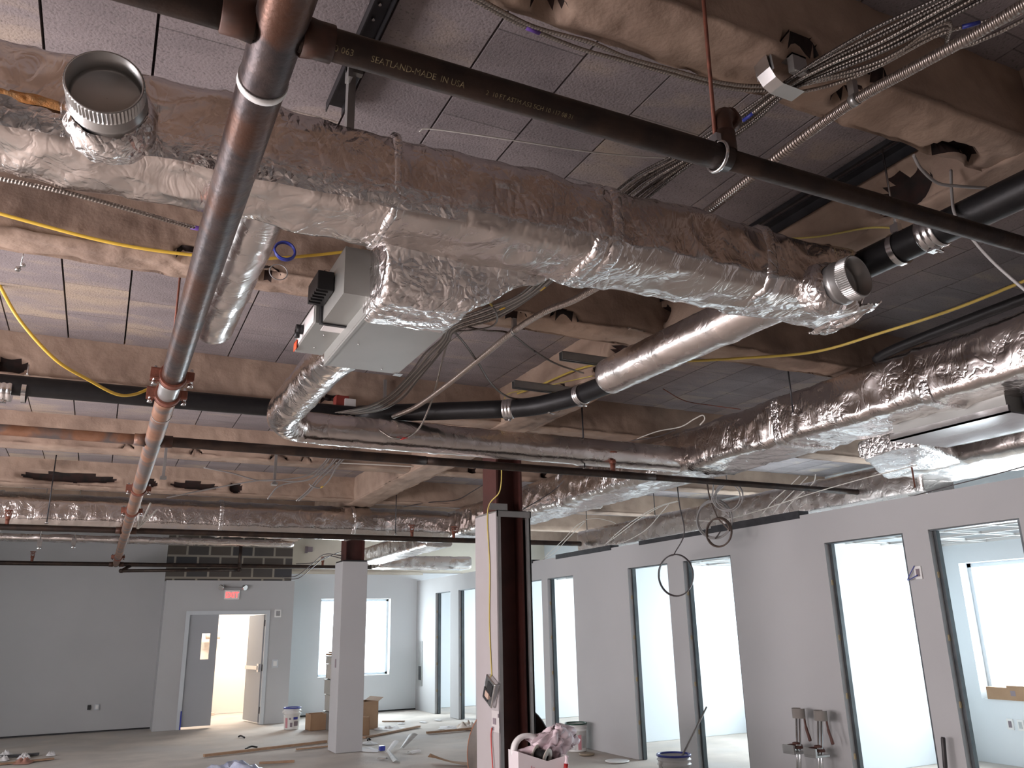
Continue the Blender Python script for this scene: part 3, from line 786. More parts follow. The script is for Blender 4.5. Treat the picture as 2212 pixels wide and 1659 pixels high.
# round take-off behind the main pipe, left
t = thing('round_take_off_duct', 'short foil wrapped round duct running back from the trunk duct behind the main pipe', 'duct', (.37, 2.7, 3.15))
duct_round([(.375, 2.60, 3.155), (.365, 4.10, 3.155)], .103, 2.2, .005, (1.0,), 40).build('foil_jacket', FOIL2, t)
# round take-off, right
t = thing('round_take_off_duct', 'foil wrapped round duct running back from the right end of the trunk duct', 'duct', (2.78, 2.66, 3.16))
duct_round([(2.80, 2.55, 3.165), (2.735, 4.10, 3.165)], .113, 5.2, .004, (.5, .95, 1.25, 1.30), 40).build('foil_jacket', FOIL2, t)

# terminal box under the trunk duct
tv = thing('duct_terminal_box', 'grey sheet metal air terminal box hanging behind the middle of the trunk duct', 'air box', (1.0, 3.2, 2.87))
mb = MB(); mb.box(.83, 1.185, 2.80, 3.64, 2.873, 3.13); mb.build('casing', BOXG, tv)
mb = MB(); mb.box(.845, 1.195, 2.79, 3.65, 2.864, 2.872); mb.box(.832, .8445, 2.79, 3.65, 2.862, 2.94); mb.build('bottom_panel', BOXG, tv)
mb = MB(); mb.box(.725, .83, 2.90, 3.25, 2.92, 3.12); mb.build('control_cabinet', BOXG, tv)
mb = MB(); mb.box(.715, .725, 3.235, 3.262, 2.915, 3.12); mb.box(.725, .83, 3.245, 3.262, 2.914, 2.93); mb.build('cabinet_flange', DARKST, tv)
mb = MB(); mb.box(.70, .83, 3.262, 3.68, 2.922, 3.02); c = mb.build('controller_enclosure', BOXG, tv)
mb = MB(); mb.box(.7405, .84, 3.28, 3.345, 2.9195, 2.9215); mb.build('rating_label', PAPER, c)
mb = MB(); mb.box(.697, .699, 3.29, 3.62, 2.935, 3.008); mb.build('side_label', PAPER, c)
mb = MB(); mb.box(.655, .722, 3.05, 3.23, 2.985, 3.07, bev=.004)
for i in range(5): mb.box(.652, .70, 3.06+i*.032, 3.07+i*.032, 2.978, 2.99)
mb.build('transformer', BLACKPL, tv)
mb = MB(); mb.cyl((.70, 3.5, 2.97), (.665, 3.5, 2.97), .022, 12); mb.cyl((.672, 3.5, 2.965), (.672, 3.5, 2.93), .012, 8); mb.build('actuator_knob', BLACKPL, tv)
mb = MB(); mb.box(.690, .6925, 3.60, 3.66, 2.915, 2.955); mb.box(.690, .70, 3.60, 3.66, 2.952, 2.956); mb.build('orange_tag', ORNG, tv)
mb = MB()
for x, y in ((.77, 3.40), (.77, 3.58), (.9, 3.3), (1.1, 3.6)): mb.sphere((x, y, 2.921 if x < .85 else 2.863), .004, 4)
mb.build('screws', GALVB, tv)
# wrinkled connection wrap between the trunk duct and the box
tw = thing('foil_connection_wrap', 'crumpled shiny foil wrap joining the trunk duct to the grey terminal box', 'duct wrap', (1.05, 2.75, 3.0))
mb = MB(); rings = []
for i in range(29):
    s = i/28; y = lerp(2.56, 2.99, s)
    k_ = min(1, s*2.1); k_ = k_*k_*(3-2*k_); hw = lerp(.42, .180, k_**.8); hz = lerp(.125, .140, k_); cx = lerp(1.18, 1.0125, k_); cz = lerp(3.145, 2.992, k_)
    ring = []
    for (p, q) in rect_ring(hw, hz, .03, 110):
        P = Vector((cx+p[0], y, cz+p[1]))
        e = .022*ns((P.x*2.0, P.y*7, P.z*3), 2.2, 4)+.010*ns(P, 16, 7)+.005*ns(P, 40, 2)
        e *= .4+.9*math.sin(PI*min(1, s+.05))
        if s > .42: e = abs(e)*.6+.002
        ring.append(P+Vector((q[0]*e, .012*ns(P, 10, 1), q[1]*e)))
    rings.append(ring)
mb.ring_strip(rings, True, (False, False)); mb.build('foil_jacket', TAPE, tw)
mb = MB(); mb.grid(20, 10, lambda u, v: (1.25+.34*u+.01*ns((u*6, v*6, 0), 1), 2.60+.16*v*(1-.3*u)+.012*ns((u*5, v*5, 3), 1), 3.06-.06*v*(1-u)+.04*u+.03*ns((u*5, v*4, 1), 1)))
mb.build('loose_flap', TAPE, tw)

# flexible elbow from the box, then the round branch to the right-hand duct
t = thing('round_branch_duct', 'foil wrapped round duct leaving the terminal box, bending right toward the long duct', 'duct', (1.03, 5, 3.15))
zb, rb = 3.145, .121
mb = duct_round([(1.02, 3.62, 3.06), (1.03, 4.1, 3.11), (1.03, 4.6, zb), (1.03, 5.25, zb), (1.04, 5.72, zb), (1.17, 6.0, zb), (1.42, 6.06, zb)], rb, 8, .007, (.12, .5, .95, 1.5, 1.75), 40, False)
mb.build('foil_elbow', FOIL, t)
mb = duct_round([(1.36, 6.06, zb), (4.76, 6.06, zb)], rb, 9, .004, (.18, .25, .5, .95, 1.5, 2.3, 2.35), 40, False); mb.build('foil_jacket', FOIL2, t)
mb = MB(); mb.tube(spline([(1.03-.05, 3.70, 3.18), (1.09, 3.69, 3.17), (1.13, 3.70, 3.09)], 6), .004, 6); mb.build('red_strap', REDC, t)

# long duct on the right, running into the picture
D2 = dict(x0=4.72, x1=5.30, z0=3.03, z1=3.40)
t2 = thing('long_supply_duct', 'long foil wrapped rectangular duct running into the picture at right, above the columns', 'duct', (5, 4, 3.03))
b2 = (1.9, 3.35, 3.42, 4.55, 4.9, 5.9, 7.1, 8.3, 9.6, 10.8)
duct_rect('y', -.5, 12.3, D2['x0'], D2['x1'], D2['z0'], D2['z1'], .04, 11.7, .015, b2, .028, 84, .018).build('foil_jacket', FOILY, t2)
for i, a in enumerate((3.38, 4.72, 8.3)): tape_band('y', a, D2['x0'], D2['x1'], D2['z0'], D2['z1'], .04, 13+i, .045, .012, t2)
mb = MB(); mb.tube(spline([(4.70, -.4, 3.46), (4.69, 2.2, 3.455), (4.70, 3.4, 3.44), (4.74, 3.75, 3.425)], 8), [.033]*24+[.02], 14)
tag(mb.build('black_hose', BLACKPL), 'thick black hose lying along the top of the long duct at right', 'hose')
# far cross duct
t4 = thing('cross_duct', 'foil wrapped duct crossing the far left of the room under the ceiling, shining pink', 'duct', (0, 11.9, 2.98))
b4 = (-2.3, -1.25, -1.0, .35, .95, 1.35, 1.75, 2.1, 2.75, 3.2, 3.7)
duct_rect('x', -3.6, 4.75, 11.70, 12.22, 2.975, 3.415, .15, 21.7, .012, b4, .028, 84, .012).build('foil_jacket', FOIL, t4)
for i, a in enumerate((-1.22, 1.38, 3.22)): tape_band('x', a, 11.70, 12.22, 2.975, 3.43, .15, 23+i, .03, .008, t4)

# second terminal box with its transition, right
t = thing('duct_terminal_box', 'brightly lit sheet metal terminal box hanging at the right edge beneath the long duct', 'air box', (5.4, 3.4, 2.9))
mb = MB(); mb.box(5.05, 5.62, 3.08, 3.93, 2.912, 3.03); mb.build('casing', BOXG, t)
mb = MB(); mb.box(5.03, 5.64, 3.06, 3.95, 2.900, 2.910); mb.box(5.03, 5.05, 3.06, 3.95, 2.900, 2.95); mb.build('bottom_panel', GALVB, t)
mb = MB(); mb.box(5.64, 5.80, 3.38, 3.92, 2.93, 3.03); mb.build('control_cabinet', BOXG, t)
mb = MB(); mb.box(5.2, 5.6, 2.6, 3.06, 2.93, 3.02); mb.build('inlet_collar', DARKST, t)
# office supply ducts above the partition
t5 = thing('office_supply_duct', 'smooth foil wrapped duct running behind the top of the office partition', 'duct', (7.2, 8, 2.85))
duct_rect('y', 5.19, 11.7, 6.98, 7.42, 2.80, 3.16, .04, 31, .008, (5.2, 6.5, 8.1, 9.7), .035, 64, .01).build('foil_jacket', FOIL2, t5)
t = thing('office_trunk_duct', 'wide foil wrapped duct with a sagging transition at right above the near office opening', 'duct', (6.6, 5, 3))
duct_rect('y', 1.2, 5.2, 6.62, 7.5, 2.96, 3.36, .06, 37, .010, (2.9, 3.7, 4.5), .03, 84, .03).build('foil_jacket', FOIL2, t)
mb = MB(); rings = []
for i in range(25):
    s = i/24; x = lerp(5.5, 6.75, s); cy = lerp(4.35, 5.0, s); hw = lerp(.28, .42, s); cz = lerp(2.985+.02, 3.12, s); hz = lerp(.07, .15, s)
    ring = []
    for (p, q) in rect_ring(hw, hz, .03, 72):
        P = Vector((x, cy+p[0], cz+p[1])); e = .02*ns(P, 4, 9)+.012*ns(P, 11, 4)
        ring.append(P+Vector((0, q[0]*e, q[1]*e)))
    rings.append(ring)
mb.ring_strip(rings, True, (True, True)); mb.build('transition', TAPE, t)
# small rectangular ducts beyond the framed column, near the end wall
t = thing('small_supply_duct', 'small foil wrapped duct beyond the far cross duct, left of the framed column', 'duct', (4.3, 14, 2.95))
duct_rect('y', 12.28, 15.95, 4.55, 5.0, 2.93, 3.22, .03, 41, .01, (13.2, 14.1), .04, 56).build('foil_jacket', FOIL2, t)
t = thing('small_supply_duct', 'lower bright foil duct end against the cream end wall', 'duct', (5.6, 16, 2.9))
duct_rect('x', 4.9, 6.9, 15.9, 16.4, 2.86, 3.10, .03, 43, .012, (5.6,), .04, 56).build('foil_jacket', FOIL2, t)
mb = MB(); mb.box(5.35, 5.75, 17.975, 18.01, 2.98, 3.2); tag(mb.build('wall_grille', DARKST), 'small dark opening high on the cream end wall', 'grille')
# thin foil duct under the far cross duct at left
t = thing('low_flat_duct', 'flat grey duct hanging low along the far left wall below the cross duct', 'duct', (0, 16.2, 3.1))
duct_rect('x', -3.4, 3.2, 15.75, 16.0, 3.22, 3.32, .02, 47, .012, (-1, .6, 2.2), .06, 40).build('foil_jacket', FOIL2, t)

# ------------------------------------------------------------------ black cast iron drain
t = thing('cast_iron_drain_pipe', 'black cast iron drain pipe along the girder, bending left above the round branch duct', 'drain pipe', (3.05, 4.5, 3.27))
zc, rc = 3.27, .07
pts = [(3.05, .2, zc-.03), (3.045, 2.0, zc-.02), (3.02, 4.3, zc), (3.0, 4.85, zc+.01)]
mb = MB(); mb.tube(spline(pts, 10), rc, 24); mb.build('pipe_length', CASTB, t)
mb = MB(); mb.tube(spline([(3.0, 4.85, zc+.01), (2.97, 5.0, zc+.012), (2.86, 5.28, zc+.015), (2.72, 5.46, zc+.02)], 6), rc+.002, 24); mb.build('bend', CASTB, t)
mb = MB(); mb.tube(straight((2.72, 5.46, zc+.02), (1.75, 6.33, zc+.095)), rc, 24); mb.build('pipe_length', CASTB, t)
mb = MB(); mb.tube(straight((1.85, 6.35, zc+.09), (-4.3, 6.35, 3.315)), rc, 24); o = mb.build('pipe_length', CASTB, t); o['label'] = 'black pipe length along the concrete beam at left'
def band_clamp(c, d, L, parent, mat=GALVB, ribs=3, lug=True):
    d = Vector(d).normalized(); c = Vector(c); mb = MB(); n = ribs*8+1; P = []; R = []
    for i in range(n):
        s = (i/(n-1)-.5)*L; P.append(c+d*s); R.append(rc+.005+.004*abs(math.sin(PI*ribs*(i/(n-1)))))
    mb.tube(P, R, 28)
    if lug:
        side = d.cross(Vector((0, 0, 1))).normalized()
        q = c-Vector((0, 0, 1))*(rc+.012); mb.cyl(q-side*.0+d*.0, q+side*.04, .008, 8); mb.box(q.x-.02, q.x+.02, q.y-.01, q.y+.03, q.z-.004, q.z+.006)
    mb.build('band_clamp', mat, parent)
band_clamp((3.045, 2.02, zc-.02), (0, 1, 0), .085, t); band_clamp((2.995, 4.87, zc+.01), (-.1, 1, 0), .06, t)
band_clamp((2.70, 5.48, zc+.02), (-1, .9, 0), .08, t); band_clamp((-.74, 6.35, 3.30), (1, 0, 0), .10, t)
def clevis(c, axis, parent, top):
    c = Vector(c); mb = MB()
    def P(a): return c+(Vector((0, math.cos(a), math.sin(a))) if axis == 'x' else Vector((math.cos(a), 0, math.sin(a))))*(rc+.008)
    dd = Vector((.014, 0, 0)) if axis == 'x' else Vector((0, .014, 0))
    ring = [[P(2*PI*i/24)-dd for i in range(24)], [P(2*PI*i/24)+dd for i in range(24)]]
    mb.ring_strip(ring, True, (False, False)); mb.box(c.x-.014, c.x+.014, c.y-.02, c.y+.02, c.z+rc, c.z+rc+.05)
    mb.cyl((c.x, c.y, c.z+rc+.03), (c.x, c.y, top), .005, 6); mb.build('clevis_hanger', GALVB, parent)
clevis((3.045, 2.19, zc-.02), 'y', t, 3.78); clevis((3.02, 4.47, zc), 'y', t, 3.40); clevis((2.93, 5.19, zc+.01), 'y', t, 3.40); clevis((-.62, 6.35, 3.30), 'x', t, 3.5)
# channel struts carrying it
for q, lab in (((2.60, 3.14, 4.47), 'dark slotted channel strut above the black pipe bend, the one nearer the trunk duct'), ((2.60, 3.14, 5.19), 'dark slotted channel strut above the black pipe bend, the one nearer the column')):
    mb = MB(); x0, x1, y = q
    mb.box(x0, x1, y-.022, y+.022, 3.425, 3.428); mb.box(x0, x1, y-.022, y-.019, 3.37, 3.428); mb.box(x0, x1, y+.019, y+.022, 3.37, 3.428)
    mb.box(x0, x1, y-.022, y-.012, 3.37, 3.373); mb.box(x0, x1, y+.012, y+.022, 3.37, 3.373)
    tag(mb.build('channel_strut', M('grey_channel', (.24, .25, .25, 1), (.3, .3, .3, 1), 9, .5, .6)), lab, 'strut', 'channel struts on the girder')
# steel angles under the slab beside the girder, strut at upper left
mb = MB(); mb.box(3.045, 3.10, 1.84, 4.0, 3.738, 3.745); mb.box(3.093, 3.10, 1.84, 4.0, 3.69, 3.745); mb.box(3.0, 3.018, 1.84, 4.0, 3.74, 3.765)
tag(mb.build('steel_angle', DARKST), 'dark steel angle under the planks beside the girder, above the trunk duct', 'steel angle')
t = thing('strap_strut', 'dark steel strut under the planks at top centre with a grey strap bracket', 'strut', (.66, 2.3, 3.75))
mb = MB(); mb.box(.622, .692, .6, 2.92, 3.758, 3.762); mb.box(.622, .626, .6, 2.92, 3.72, 3.762); mb.box(.688, .692, .6, 2.92, 3.72, 3.762); mb.build('channel', DARKST, t)
mb = MB(); a_ = Vector((.668, 2.66, 3.70)); 
mb.box(.640, .668, 2.62, 2.66, 3.30, 3.72); mb.box(.628, .69, 2.60, 2.625, 3.70, 3.72); mb.box(.628, .645, 2.58, 2.63, 3.66, 3.72); mb.build('strap_bracket', GALV, t)
for y in (2.28, 2.36):
    mb = MB(); mb.sphere((.655, y, 3.755), .008, 4); mb.build('bolt', GALVB, t)

# ------------------------------------------------------------------ columns
t = thing('framed_column', 'dark red steel column in an open metal stud frame, drywall only on its left side', 'column', (3.36, 6.95, 0))
mb = MB(); cx_, cy_ = 3.355, 6.98
mb.box(cx_-.135, cx_-.115, cy_-.15, cy_+.15, 0, 3.44); mb.box(cx_+.115, cx_+.135, cy_-.15, cy_+.15, 0, 3.44); mb.box(cx_-.115, cx_+.115, cy_-.006, cy_+.006, 0, 3.44)
mb.build('steel_column', REDPR, t)
mb = MB(); mb.box(3.185, 3.20, 6.77, 7.24, 0, 2.68); mb.build('drywall_side', DRYP, t)
mb = MB(); mb.box(3.20, 3.235, 6.775, 6.83, 0, 2.66); mb.box(3.20, 3.235, 7.17, 7.235, 0, 2.66); mb.build('left_stud', GALV, t)
mb = MB(); mb.box(3.50, 3.535, 6.775, 6.80, 0, 2.66); mb.box(3.527, 3.535, 6.775, 6.84, 0, 2.66); mb.box(3.50, 3.535, 7.17, 7.235, 0, 2.66); mb.build('right_stud', GALV, t)
mb = MB(); mb.box(3.537, 3.55, 6.79, 7.24, 0, 2.66); mb.build('gap_shade_panel', BLACKPL, t)  # black sheet added for the shade between flange and stud
mb = MB(); mb.box(3.195, 3.545, 6.765, 6.775, 2.64, 2.70); mb.box(3.195, 3.545, 6.765, 6.85, 2.695, 2.70); mb.box(3.535, 3.545, 6.765, 7.24, 2.64, 2.70); mb.box(3.195, 3.205, 6.765, 7.24, 2.64, 2.70); mb.build('top_track', GALV, t)
mb = MB(); mb.box(3.12, 3.30, 6.76, 6.764, 2.70, 2.76, Matrix.Translation((0, 0, 0))); mb.build('loose_track_flap', GALV, t)
t = thing('boxed_column', 'pale grey drywall boxed column with its dark red steel top showing', 'column', (3.45, 12.6, 0))
mb = MB(); mb.box(3.26, 3.65, 12.4, 12.85, 0, 2.68, bev=.006); mb.build('drywall_box', DRYW, t)
mb = MB(); cx_, cy_ = 3.47, 12.62
mb.box(cx_-.15, cx_-.135, cy_-.13, cy_+.13, 2.6, 3.40); mb.box(cx_+.135, cx_+.15, cy_-.13, cy_+.13, 2.6, 3.40); mb.box(cx_-.135, cx_+.135, cy_-.006, cy_+.006, 2.6, 3.40); mb.build('steel_column', REDPR, t)
mb = MB(); mb.box(3.27, 3.64, 12.41, 12.84, 2.68, 2.70); mb.build('top_track', DARKST, t)
mb = MB(); mb.box(3.252, 3.259, 12.55, 12.60, 1.15, 1.27); mb.build('switch_box', INK, t)

# ------------------------------------------------------------------ cables
def cable(name, label, pts, r, mat, cat='cable', group=None, k=10, marks=(), n=7, run=0):
    P = spline(pts, k)
    if run: P = [P[0]+(P[0]-P[2]).normalized()*run]+P
    mb = MB(); mb.tube(P, r, n); o = mb.build(name, mat); tag(o, label, cat, group)
    for (f, l, mt) in marks:
        i = max(1, min(len(P)-2, int(f*len(P)))); c = P[i]; d = (P[i+1]-P[i-1]).normalized()
        q = MB(); q.tube([c-d*l/2, c+d*l/2], r*1.12, n); q.build('colour_marking', mt, o)
    return o
Q = lambda x, y, **k_: at(x, y, **k_)
# bundle of armoured cables, upper right -> bracket -> behind the trunk duct -> under the beam -> down left
ZB = 3.40
tops = [(2033, -6), (2054, -6), (2066, -6), (2080, -6), (2092, -6), (2108, -6), (2135, -6)]
notes = ['topmost', 'second from the top', 'third from the top', 'middle', 'third from the bottom', 'second from the bottom', 'lowest']
mk = [((.30, .05, PURP),), ((.42, .12, REDC),), (), ((.25, .05, BLUE), (.55, .05, YELL)), ((.45, .1, BLUE),), (), ((.3, .04, PURP), (.5, .06, YELL))]
random.seed(3)
for i in range(7):
    o_ = (i-3)
    z = ZB+.012*((i*5) % 3-1)
    sp = random.uniform(-12, 12)
    pts = [Q(tops[i][0], tops[i][1], Z=z), Q(1905+o_*7, 88+o_*7+sp*.6, Z=z), Q(1790+o_*4+sp*.3, 140+o_*5, Z=z), Q(1697+o_*2, 190+o_*3, Z=z),
           Q(1603+o_*4, 262+o_*4, Z=z), Q(1480+o_*5, 345+o_*4+sp*.4, Z=z), Q(1375+o_*7, 412+o_*6, Z=z), Q(1260+o_*6, 520+o_*5, Z=z-.01),
           Q(1152+o_*7, 628-o_*1+sp*.2, Z=3.38), Q(1065+o_*5, 675+o_*3, Z=3.39), Q(980+o_*2, 705+o_*3, Z=3.385), Q(962+o_*2.5, 735+o_*1.2, Z=3.36),
           Q(935+o_*5+sp*.5, 768+o_*1, Z=3.32), Q(896+o_*3, 812+o_*2, Z=3.30), Q(850+o_*4-sp*.4, 858+o_*1.5, Z=3.30), Q(800+o_*5, 884+o_*1.5, Z=3.32), Q(720+o_*8, 896, Z=3.36)]
    cable('armoured_cable', 'armoured cable of the bracketed bundle, %s of seven at the top edge' % notes[i], pts, .0062+.0006*(i % 3), ARM if i % 2 else ARM2, 'cable', 'armoured cables in the upper right bundle', 8, mk[i], 7, 3.0)
# two lone ones sagging in from the top centre along the first beam
for i, (dy, lab) in enumerate(((0, 'upper of two armoured cables running from the top centre to the bright bracket'), (9, 'lower of two armoured cables running from the top centre to the bright bracket'))):
    pts = [Q(1000, -22+dy, Z=3.43), Q(1100, 33+dy, Z=3.43), Q(1165, 62+dy, Z=3.43), Q(1262+(14-i*20), 92+dy*1.6, Z=3.425), Q(1350, 123+dy, Z=3.42), Q(1440, 148+dy, Z=3.41), Q(1560, 179+dy, Z=3.40), Q(1660, 186+dy, Z=3.40), Q(1760, 172+dy*.5, Z=3.40), Q(1900, 132+dy, Z=3.41), Q(2040, 60-dy*1.2, Z=3.41), Q(2240, 10+dy*2, Z=3.42), Q(2240, 10+dy*2, Z=3.42)+Vector((.25, -2.4, -.03))]
    cable('armoured_cable', lab, pts, .0068, ARM, 'cable', 'armoured cables under the near beam', 10, ((.15, .05, PURP),) if i else ())
pts = [Q(1700, 205, Z=3.41), Q(1800, 182, Z=3.42), Q(1900, 142, Z=3.42), Q(2020, 78, Z=3.42), Q(2130, 45, Z=3.42), Q(2240, 18, Z=3.42)][::-1]
cable('armoured_cable', 'armoured cable leaving the bundle to the right edge, with a red and a blue marking', pts, .0065, ARM, 'cable', None, 10, ((.28, .05, BLUE), (.15, .08, REDC)), 7, .6)
# bright bracket
t = thing('cable_bracket', 'bright bent metal bracket holding the cable bundle under the near beam', 'bracket', Q(1690, 190, Z=3.38))
b0, b1 = Q(1672, 190, Z=3.375), Q(1712, 208, Z=3.375)
mb = MB(); d_ = (b1-b0); s_ = Vector((-d_.y, d_.x, 0)).normalized()*.028
def strip(pts, side, th=.0015):
    mb = MB(); rings = []
    for p in pts:
        p = Vector(p); rings.append([p-side, p+side, p+side+Vector((0, 0, th)), p-side+Vector((0, 0, th))])
    mb.ring_strip(rings, True, (True, True), False); return mb
s_ = Vector((0, .030, 0))
c_ = Q(1692, 192, Z=3.365)
strip([c_+Vector((-.095, 0, .10)), c_+Vector((-.082, 0, .04)), c_+Vector((-.06, 0, .008)), c_+Vector((-.03, 0, -.008)), c_+Vector((.065, 0, -.010))], s_).build('saddle', GALVB, t)
strip([c_+Vector((-.078, 0, .09)), c_+Vector((-.076, 0, .06)), c_+Vector((-.072, 0, .03))], s_*1.3).build('hook', GALV, t)
mb = MB(); mb.box(c_.x-.015, c_.x+.045, c_.y-.07, c_.y-.045, 3.39, 3.455); mb.box(c_.x-.015, c_.x+.045, c_.y-.07, c_.y-.02, 3.448, 3.455); mb.build('beam_clip', GALV, t)
# wide flexible conduit
pts = [Q(2260, -20, Z=3.37), Q(2120, 66, Z=3.37), Q(1980, 143, Z=3.37), Q(1855, 212, Z=3.375), Q(1740, 292, Z=3.37), Q(1620, 385, Z=3.37), Q(1510, 470, Z=3.37), Q(1380, 565, Z=3.37), Q(1250, 643, Z=3.365), Q(1180, 672, Z=3.36), Q(1112, 714, Z=3.36), Q(1040, 772, Z=3.34), Q(965, 832, Z=3.32), Q(900, 878, Z=3.30), Q(850, 900, Z=3.30)]
o = cable('flexible_conduit', 'thick ribbed flexible metal conduit running from the right edge down under the trunk duct', pts, .019, FLEX, 'conduit', None, 10, (), 14, 3.0)
for (a, b) in (((1846, 216), 3.375), ((1111, 714), 3.36)):
    c = Q(a[0], a[1], Z=b); d = (Q(a[0]-30, a[1]+20, Z=b)-c).normalized()
    mb = MB(); mb.tube([c-d*.012, c+d*.012], .0225, 16); mb.box(c.x-.012, c.x+.012, c.y-.012, c.y+.012, c.z+.015, c.z+.075); mb.build('conduit_clip', GALV, o)
# thin wires and stray cables
cable('thin_wire', 'thin pale wire sagging under the planks above the trunk duct', [Q(905, 284, Z=3.74), Q(935, 279, Z=3.75), Q(1100, 302, Z=3.73), Q(1290, 330, Z=3.73), Q(1440, 341, Z=3.74), Q(1560, 340, Z=3.76)], .0035, WIREW, 'wire')
cable('yellow_cable', 'bright yellow cable along the beam at the left edge, passing behind the main pipe', [Q(-40, 450, Y=3.97), Q(60, 478, Y=3.97), Q(200, 515, Y=3.97), Q(310, 537, Y=3.97), Q(420, 551, Y=3.97), Q(520, 560, Y=3.97), Q(600, 557, Y=3.97), Q(680, 551, Y=3.97), Q(780, 540, Y=3.97)], .0085, YELL, 'cable')
cable('yellow_cable', 'yellow cable hanging in a loop at the left edge over the planks', [Q(-30, 560, Y=5.6), Q(2, 622, Y=5.6), Q(45, 695, Y=5.6), Q(120, 777, Y=5.7), Q(190, 820, Y=5.9), Q(250, 851, Y=6.1), Q(290, 852, Y=6.2), Q(330, 836, Y=6.3)], .011, YELL, 'cable')
cable('yellow_cable', 'yellow cable sagging across the right bay under the girder to the right edge', [Q(1118, 850, X=3.07), Q(1160, 835, X=3.05), Q(1250, 797, X=3.05), Q(1340, 781, Z=3.28), Q(1480, 780, Z=3.25), Q(1600, 774, Z=3.2), Q(1760, 760, Z=3.2), Q(1900, 720, Z=3.2), Q(2060, 668, Z=3.2), Q(2230, 600, Z=3.22)], .0085, M('faded_yellow_jacket', (.52, .38, .075, 1), None, 1, .5), 'cable')
cable('yellow_cable', 'dull thin yellow cable on the girder face right of the trunk duct', [Q(1640, 517, X=3.07), Q(1760, 512, X=3.07), Q(1880, 492, X=3.07), Q(1960, 497, X=3.07)], .005, YELLD, 'cable')
cable('grey_cable', 'grey cable drooping from the beam to the girder below the conduit, left of two', [Q(977, 712, Z=3.39), Q(1003, 742, Z=3.36), Q(1030, 780, Z=3.34), Q(1062, 830, Z=3.33), Q(1100, 858, Z=3.32), Q(1150, 863, X=3.05)], .0075, ARM2)
cable('grey_cable', 'grey cable drooping from the conduit clip to the girder, right of two', [Q(1010, 707, Z=3.38), Q(1050, 714, Z=3.37), Q(1100, 720, Z=3.38), Q(1150, 756, Z=3.38), Q(1200, 785, Z=3.38), Q(1260, 806, X=3.05)], .0065, ARM2, 'cable', None, 10, ((.62, .03, WIREB),))
cable('grey_cable', 'grey cable with a red mark hanging down onto the round branch duct', [Q(968, 735, Z=3.36), Q(955, 780, Y=5.3), Q(940, 840, Y=5.5), Q(925, 885, Y=5.75), Q(905, 925, Y=5.88), Q(875, 946, Y=5.9), Q(846, 945, Y=5.9), Q(815, 925, Y=5.95)], .0075, ARM, 'cable', None, 10, ((.72, .06, REDC),))
cable('grey_cable', 'grey cable loop hanging beside the foil connection wrap', [Q(1045, 640, Z=3.36), Q(1068, 668, Z=3.3), Q(1074, 690, Z=3.29), Q(1062, 705, Z=3.31), Q(1030, 712, Z=3.36), Q(985, 716, Z=3.38)], .0055, ARM2, 'cable', None, 10, ((.1, .05, YELLD),))
cable('yellow_cable', 'dull yellow cable along the girder behind the black pipe bend', [Q(1085, 905, X=3.06), Q(1088, 870, X=3.07), Q(1100, 850, X=3.07), Q(1160, 838, X=3.06), Q(1280, 812, X=3.06)], .004, YELLD)
cable('armoured_cable', 'lone armoured cable along the left underside of the trunk duct, purple at its end', [Q(-20, 382, Z=3.0), Q(80, 402, Z=2.995), Q(180, 425, Z=2.99), Q(300, 458, Z=2.99), Q(410, 489, Z=3.0), Q(470, 500, Z=3.0)], .0075, ARM, 'cable', None, 10, ((.86, .06, PURP),))
# coils hung on the beam face behind the trunk duct
def coil(name, label, c, r, turns, wr, mat, nrm, cat='cable coil', loose=.06, tail=(), group=None, squash=1.0):
    c = Vector(c); nrm = Vector(nrm).normalized(); a = nrm.cross(Vector((0, 0, 1))).normalized(); b = a.cross(nrm)
    P = []
    for i in range(int(turns*40)+1):
        th = 2*PI*i/40; k_ = i/(turns*40)
        rr = r*(1+loose*math.sin(3.1*k_*turns+k_*5)); P.append(c+a*rr*math.cos(th)*squash+b*rr*math.sin(th)+nrm*(wr*2.1*turns*(k_-.5)))
    if tail:
        top = c+b*r; P += [top]+[Vector(q) for q in spline([top]+list(tail), 8)][1:]
    mb = MB(); mb.tube(P, wr, 6); return tag(mb.build(name, mat), label, cat, group)
coil('cable_coil', 'blue cable coil hanging on the beam face under the trunk duct', Q(615, 542, Y=3.93), .052, 3, .0055, BLUE, (0, -1, .1), loose=.05)
coil('cable_coil', 'thin grey wire loop below the blue coil', Q(602, 588, Y=3.93), .045, 1, .003, WIREG, (0, -1, .1), loose=.03)
# right-hand hanging coils over the partition
XC = 6.0
coil('hanging_coil', 'large dark cable loop hanging lowest in front of the partition openings', Q(1459, 1243, X=XC), .235, 2.25, .0075, WIREB, (-1, -.35, 0), loose=.03, tail=[Q(1478, 1150, X=XC), Q(1466, 1078, X=XC), (XC, Q(1466, 1078, X=XC).y, SL)])
coil('hanging_coil', 'small brown cable loop hanging over the top edge of the partition', Q(1552, 1150, X=XC), .155, 2.5, .0085, M('brown_cable', (.10, .07, .055, 1), None, 1, .5), (-1, -.3, .05), loose=.05, tail=[Q(1530, 1060, X=XC), (XC, Q(1530, 1060, X=XC).y, SL)])
coil('hanging_coil', 'wide grey cable loop above the small brown loop', Q(1541, 1122, X=XC), .205, 2.5, .0085, WIREG, (-1, -.45, 0), loose=.08, tail=[Q(1541, 1030, X=XC), (XC, Q(1541, 1030, X=XC).y, SL)])
coil('hanging_coil', 'grey cable loop tangled highest, beneath the long supply duct', Q(1572, 1072, X=XC), .15, 3, .007, WIREG, (-1, -.6, .1), loose=.12, tail=[(XC, Q(1572, 1030, X=XC).y, SL)])
cable('dark_cable', 'dark cable end tied across the small brown loop', [Q(1545, 1163, X=XC-.02), Q(1551, 1156, X=XC-.02), Q(1556, 1148, X=XC-.02)], .008, WIREB)
